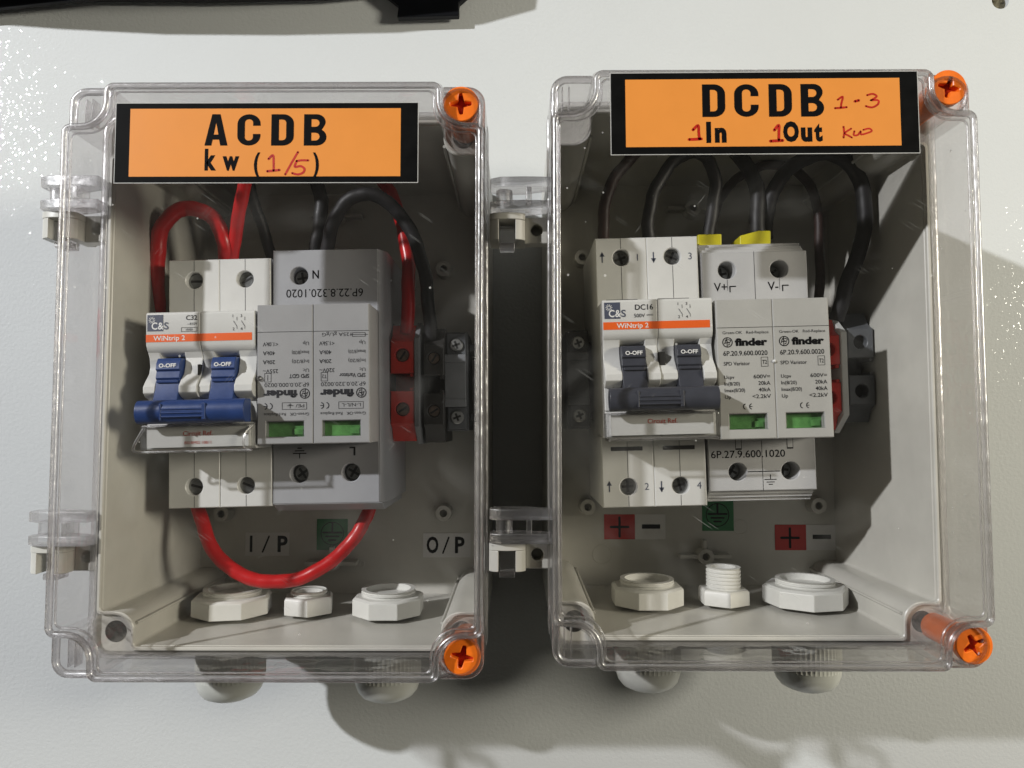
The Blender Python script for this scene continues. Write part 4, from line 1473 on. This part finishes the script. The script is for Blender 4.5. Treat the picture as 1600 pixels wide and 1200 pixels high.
# right enclosure
wire([(948, 400, 40), (943, 370, 44), (944, 330, 46), (952, 295, 46), (972, 262, 45), (1005, 230, 42), (1050, 210, 38)], 2.3, 'brown_wire', 'outermost brownish wire curving up from the left pole of the charcoal switch breaker', group=GW)
wire([(1018, 400, 42), (1013, 370, 46), (1014, 335, 48), (1022, 300, 48), (1040, 268, 47), (1062, 245, 45), (1085, 238, 44), (1108, 252, 43), (1118, 285, 42), (1114, 320, 41), (1108, 365, 40), (1110, 400, 38)], 2.5, 'black_wire', 'black wire looped from the charcoal switch breaker to the first yellow sleeve', group=GW)
wire([(1112, 352, 28), (1122, 318, 30), (1140, 290, 32), (1165, 270, 33), (1200, 258, 34), (1235, 262, 35), (1262, 285, 36), (1276, 320, 37), (1280, 370, 38), (1281, 430, 36), (1278, 490, 33), (1270, 560, 30)], 1.9, 'brown_wire', 'brown scuffed wire arching behind the pale grey surge protector', group=GW)
wire([(1186, 400, 42), (1183, 365, 46), (1184, 325, 46), (1180, 285, 44), (1160, 250, 40), (1130, 220, 36)], 3.0, 'black_wire', 'thick black wire rising straight from the second yellow sleeve', group=GW)
wire([(1196, 372, 40), (1198, 335, 44), (1208, 300, 46), (1225, 272, 47), (1256, 248, 48), (1295, 240, 48), (1328, 256, 48), (1346, 292, 48), (1352, 335, 48), (1346, 380, 47), (1332, 420, 46), (1318, 460, 45), (1308, 500, 42)], 2.9, 'black_wire', 'longest black wire sweeping down to the half hidden red terminal', group=GW)


def sleeve(pts, z0, z1, label):
    q = MB()
    L = [P(x, y, z1) for x, y in pts]
    q.prism([(p.x, p.y) for p in L], z0, z1)
    return tag(q.build('sleeve', M['yellow'], bevel=0.5), label, 'sleeve', 'yellow sleeves on the wires')


sleeve([(1091, 395), (1090, 366), (1128, 365), (1128, 395)], 38, 50, 'yellow sleeve next to the white charcoal-switch breaker')
sleeve([(1156, 395), (1156, 368), (1186, 360), (1205, 360), (1205, 395)], 38, 50, 'yellow sleeve with a slanted top, right of the other one')


# ------------------------------------------------------------------ cable glands
def gland(x, yfloor, z, r, hexr, nuth, thr, label, dome=True, spike=0, rot=0.0, wide=True, up=2.2):
    t = thing('cable_gland', label, 'cable gland', (x, yfloor, z), 0, 'cable glands through the lower walls')
    q = MB()
    N = 6 if not wide else 8
    pts = circ(0, 0, hexr, N, math.radians(rot))
    # hexagon extruded along y, slightly chamfered top
    inner = circ(0, 0, thr + .1, 32, 0)
    def ring(y, loop):
        return [(a, y, b) for a, b in loop]
    A, B, Cc = ring(.1, pts), ring(nuth - .9, pts), ring(nuth, [(a * .93, b * .93) for a, b in pts])
    nv = A + B + Cc
    nf = [tuple(range(N)), tuple(range(2 * N, 3 * N))[::-1]]
    for i in range(N):
        j = (i + 1) % N
        nf += [(i, i + N, j + N, j), (i + N, i + 2 * N, j + 2 * N, j + N)]
    q.add(nv, nf)
    q.build('lock_nut', M['nut'], t, bevel=0.3)
    q = MB()
    prof = []
    y = nuth - .5
    top = nuth + up
    k = 0
    while y < top - .3:
        prof += [(y, thr), (y + .55, thr), (y + .8, thr - .45), (y + 1.05, thr - .45)]
        y += 1.3
    prof += [(top, thr), (top, thr - 1.7), (nuth - 2.5, thr - 1.9)]
    q.lathe(prof, (0, 0, 0), axis='y', n=40, cap=(False, False))
    th = q.build('threaded_tube', M['nut'], t, smooth=30)
    q = MB()
    q.lathe([(nuth - 2.6, thr - 1.85), (nuth - 2.5, thr - 1.85)], (0, 0, 0), axis='y', n=32)
    q.build('bore', M['gland'] if wide else M['nut'], th)
    # outside: ribbed collar and rounded cap
    q = MB()
    q.lathe([(-4.0, r * .98), (-7.5, r * .98), (-7.7, r * .95)], (0, 0, 0), axis='y', n=24)
    q.build('flange', M['gland'], t, bevel=.2)
    q = MB()
    q.lathe([(-7.7, r), (-21.5 if dome else -15.0, r), (-22.5 if dome else -16.0, r * .99)], (0, 0, 0), axis='y', n=96, cap=(True, True), rib=(0, 1, .035))
    if dome:
        q.lathe([(-22.4, r * .985), (-24.5, r * .97), (-27.0, r * .90), (-28.8, r * .78), (-30.0, r * .58), (-30.3, r * .46), (-29.4, r * .42)], (0, 0, 0), axis='y', n=48, cap=(False, True))
    else:
        q.lathe([(-15.9, r * .96), (-16.8, r * .85), (-17.0, r * .6)], (0, 0, 0), axis='y', n=48, cap=(False, True))
    q.build('cap', M['gland'], t, smooth=30)
    return t


fl, fr_ = -72.6 + 4.2, -69.2 + 4.2
for (x, hexr, thr, lab, rot, r) in ((-104.0, 14.2, 10.2, 'white cable gland nearest the left wall of the left enclosure', 12, 12.2),
                                    (-46.8, 13.2, 9.8, 'white cable gland at the right in the left enclosure', 22, 12.0)):
    gland(x, fl, 40, r, hexr, 6.6, thr, lab, rot=rot)
g = gland(-76.2, fl, 39, 8, 9.6, 6.2, 6.6, 'smallest white cable gland, middle one in the left enclosure', wide=False, rot=18, dome=False, up=1.2)
gland(47.8, fr_, 39, 12.0, 13.4, 6.8, 9.8, 'white cable gland below the charcoal switch, left one in the right enclosure', rot=22)
gland(75.8, fr_, 39, 7.8, 9.4, 5.6, 6.2, 'narrow gland with a tall bare thread, middle one in the right enclosure', wide=False, rot=30, dome=False, up=7.6)
gland(105.6, fr_, 39, 12.0, 15.0, 6.8, 10.4, 'white cable gland nearest the right wall of the right enclosure', rot=10)
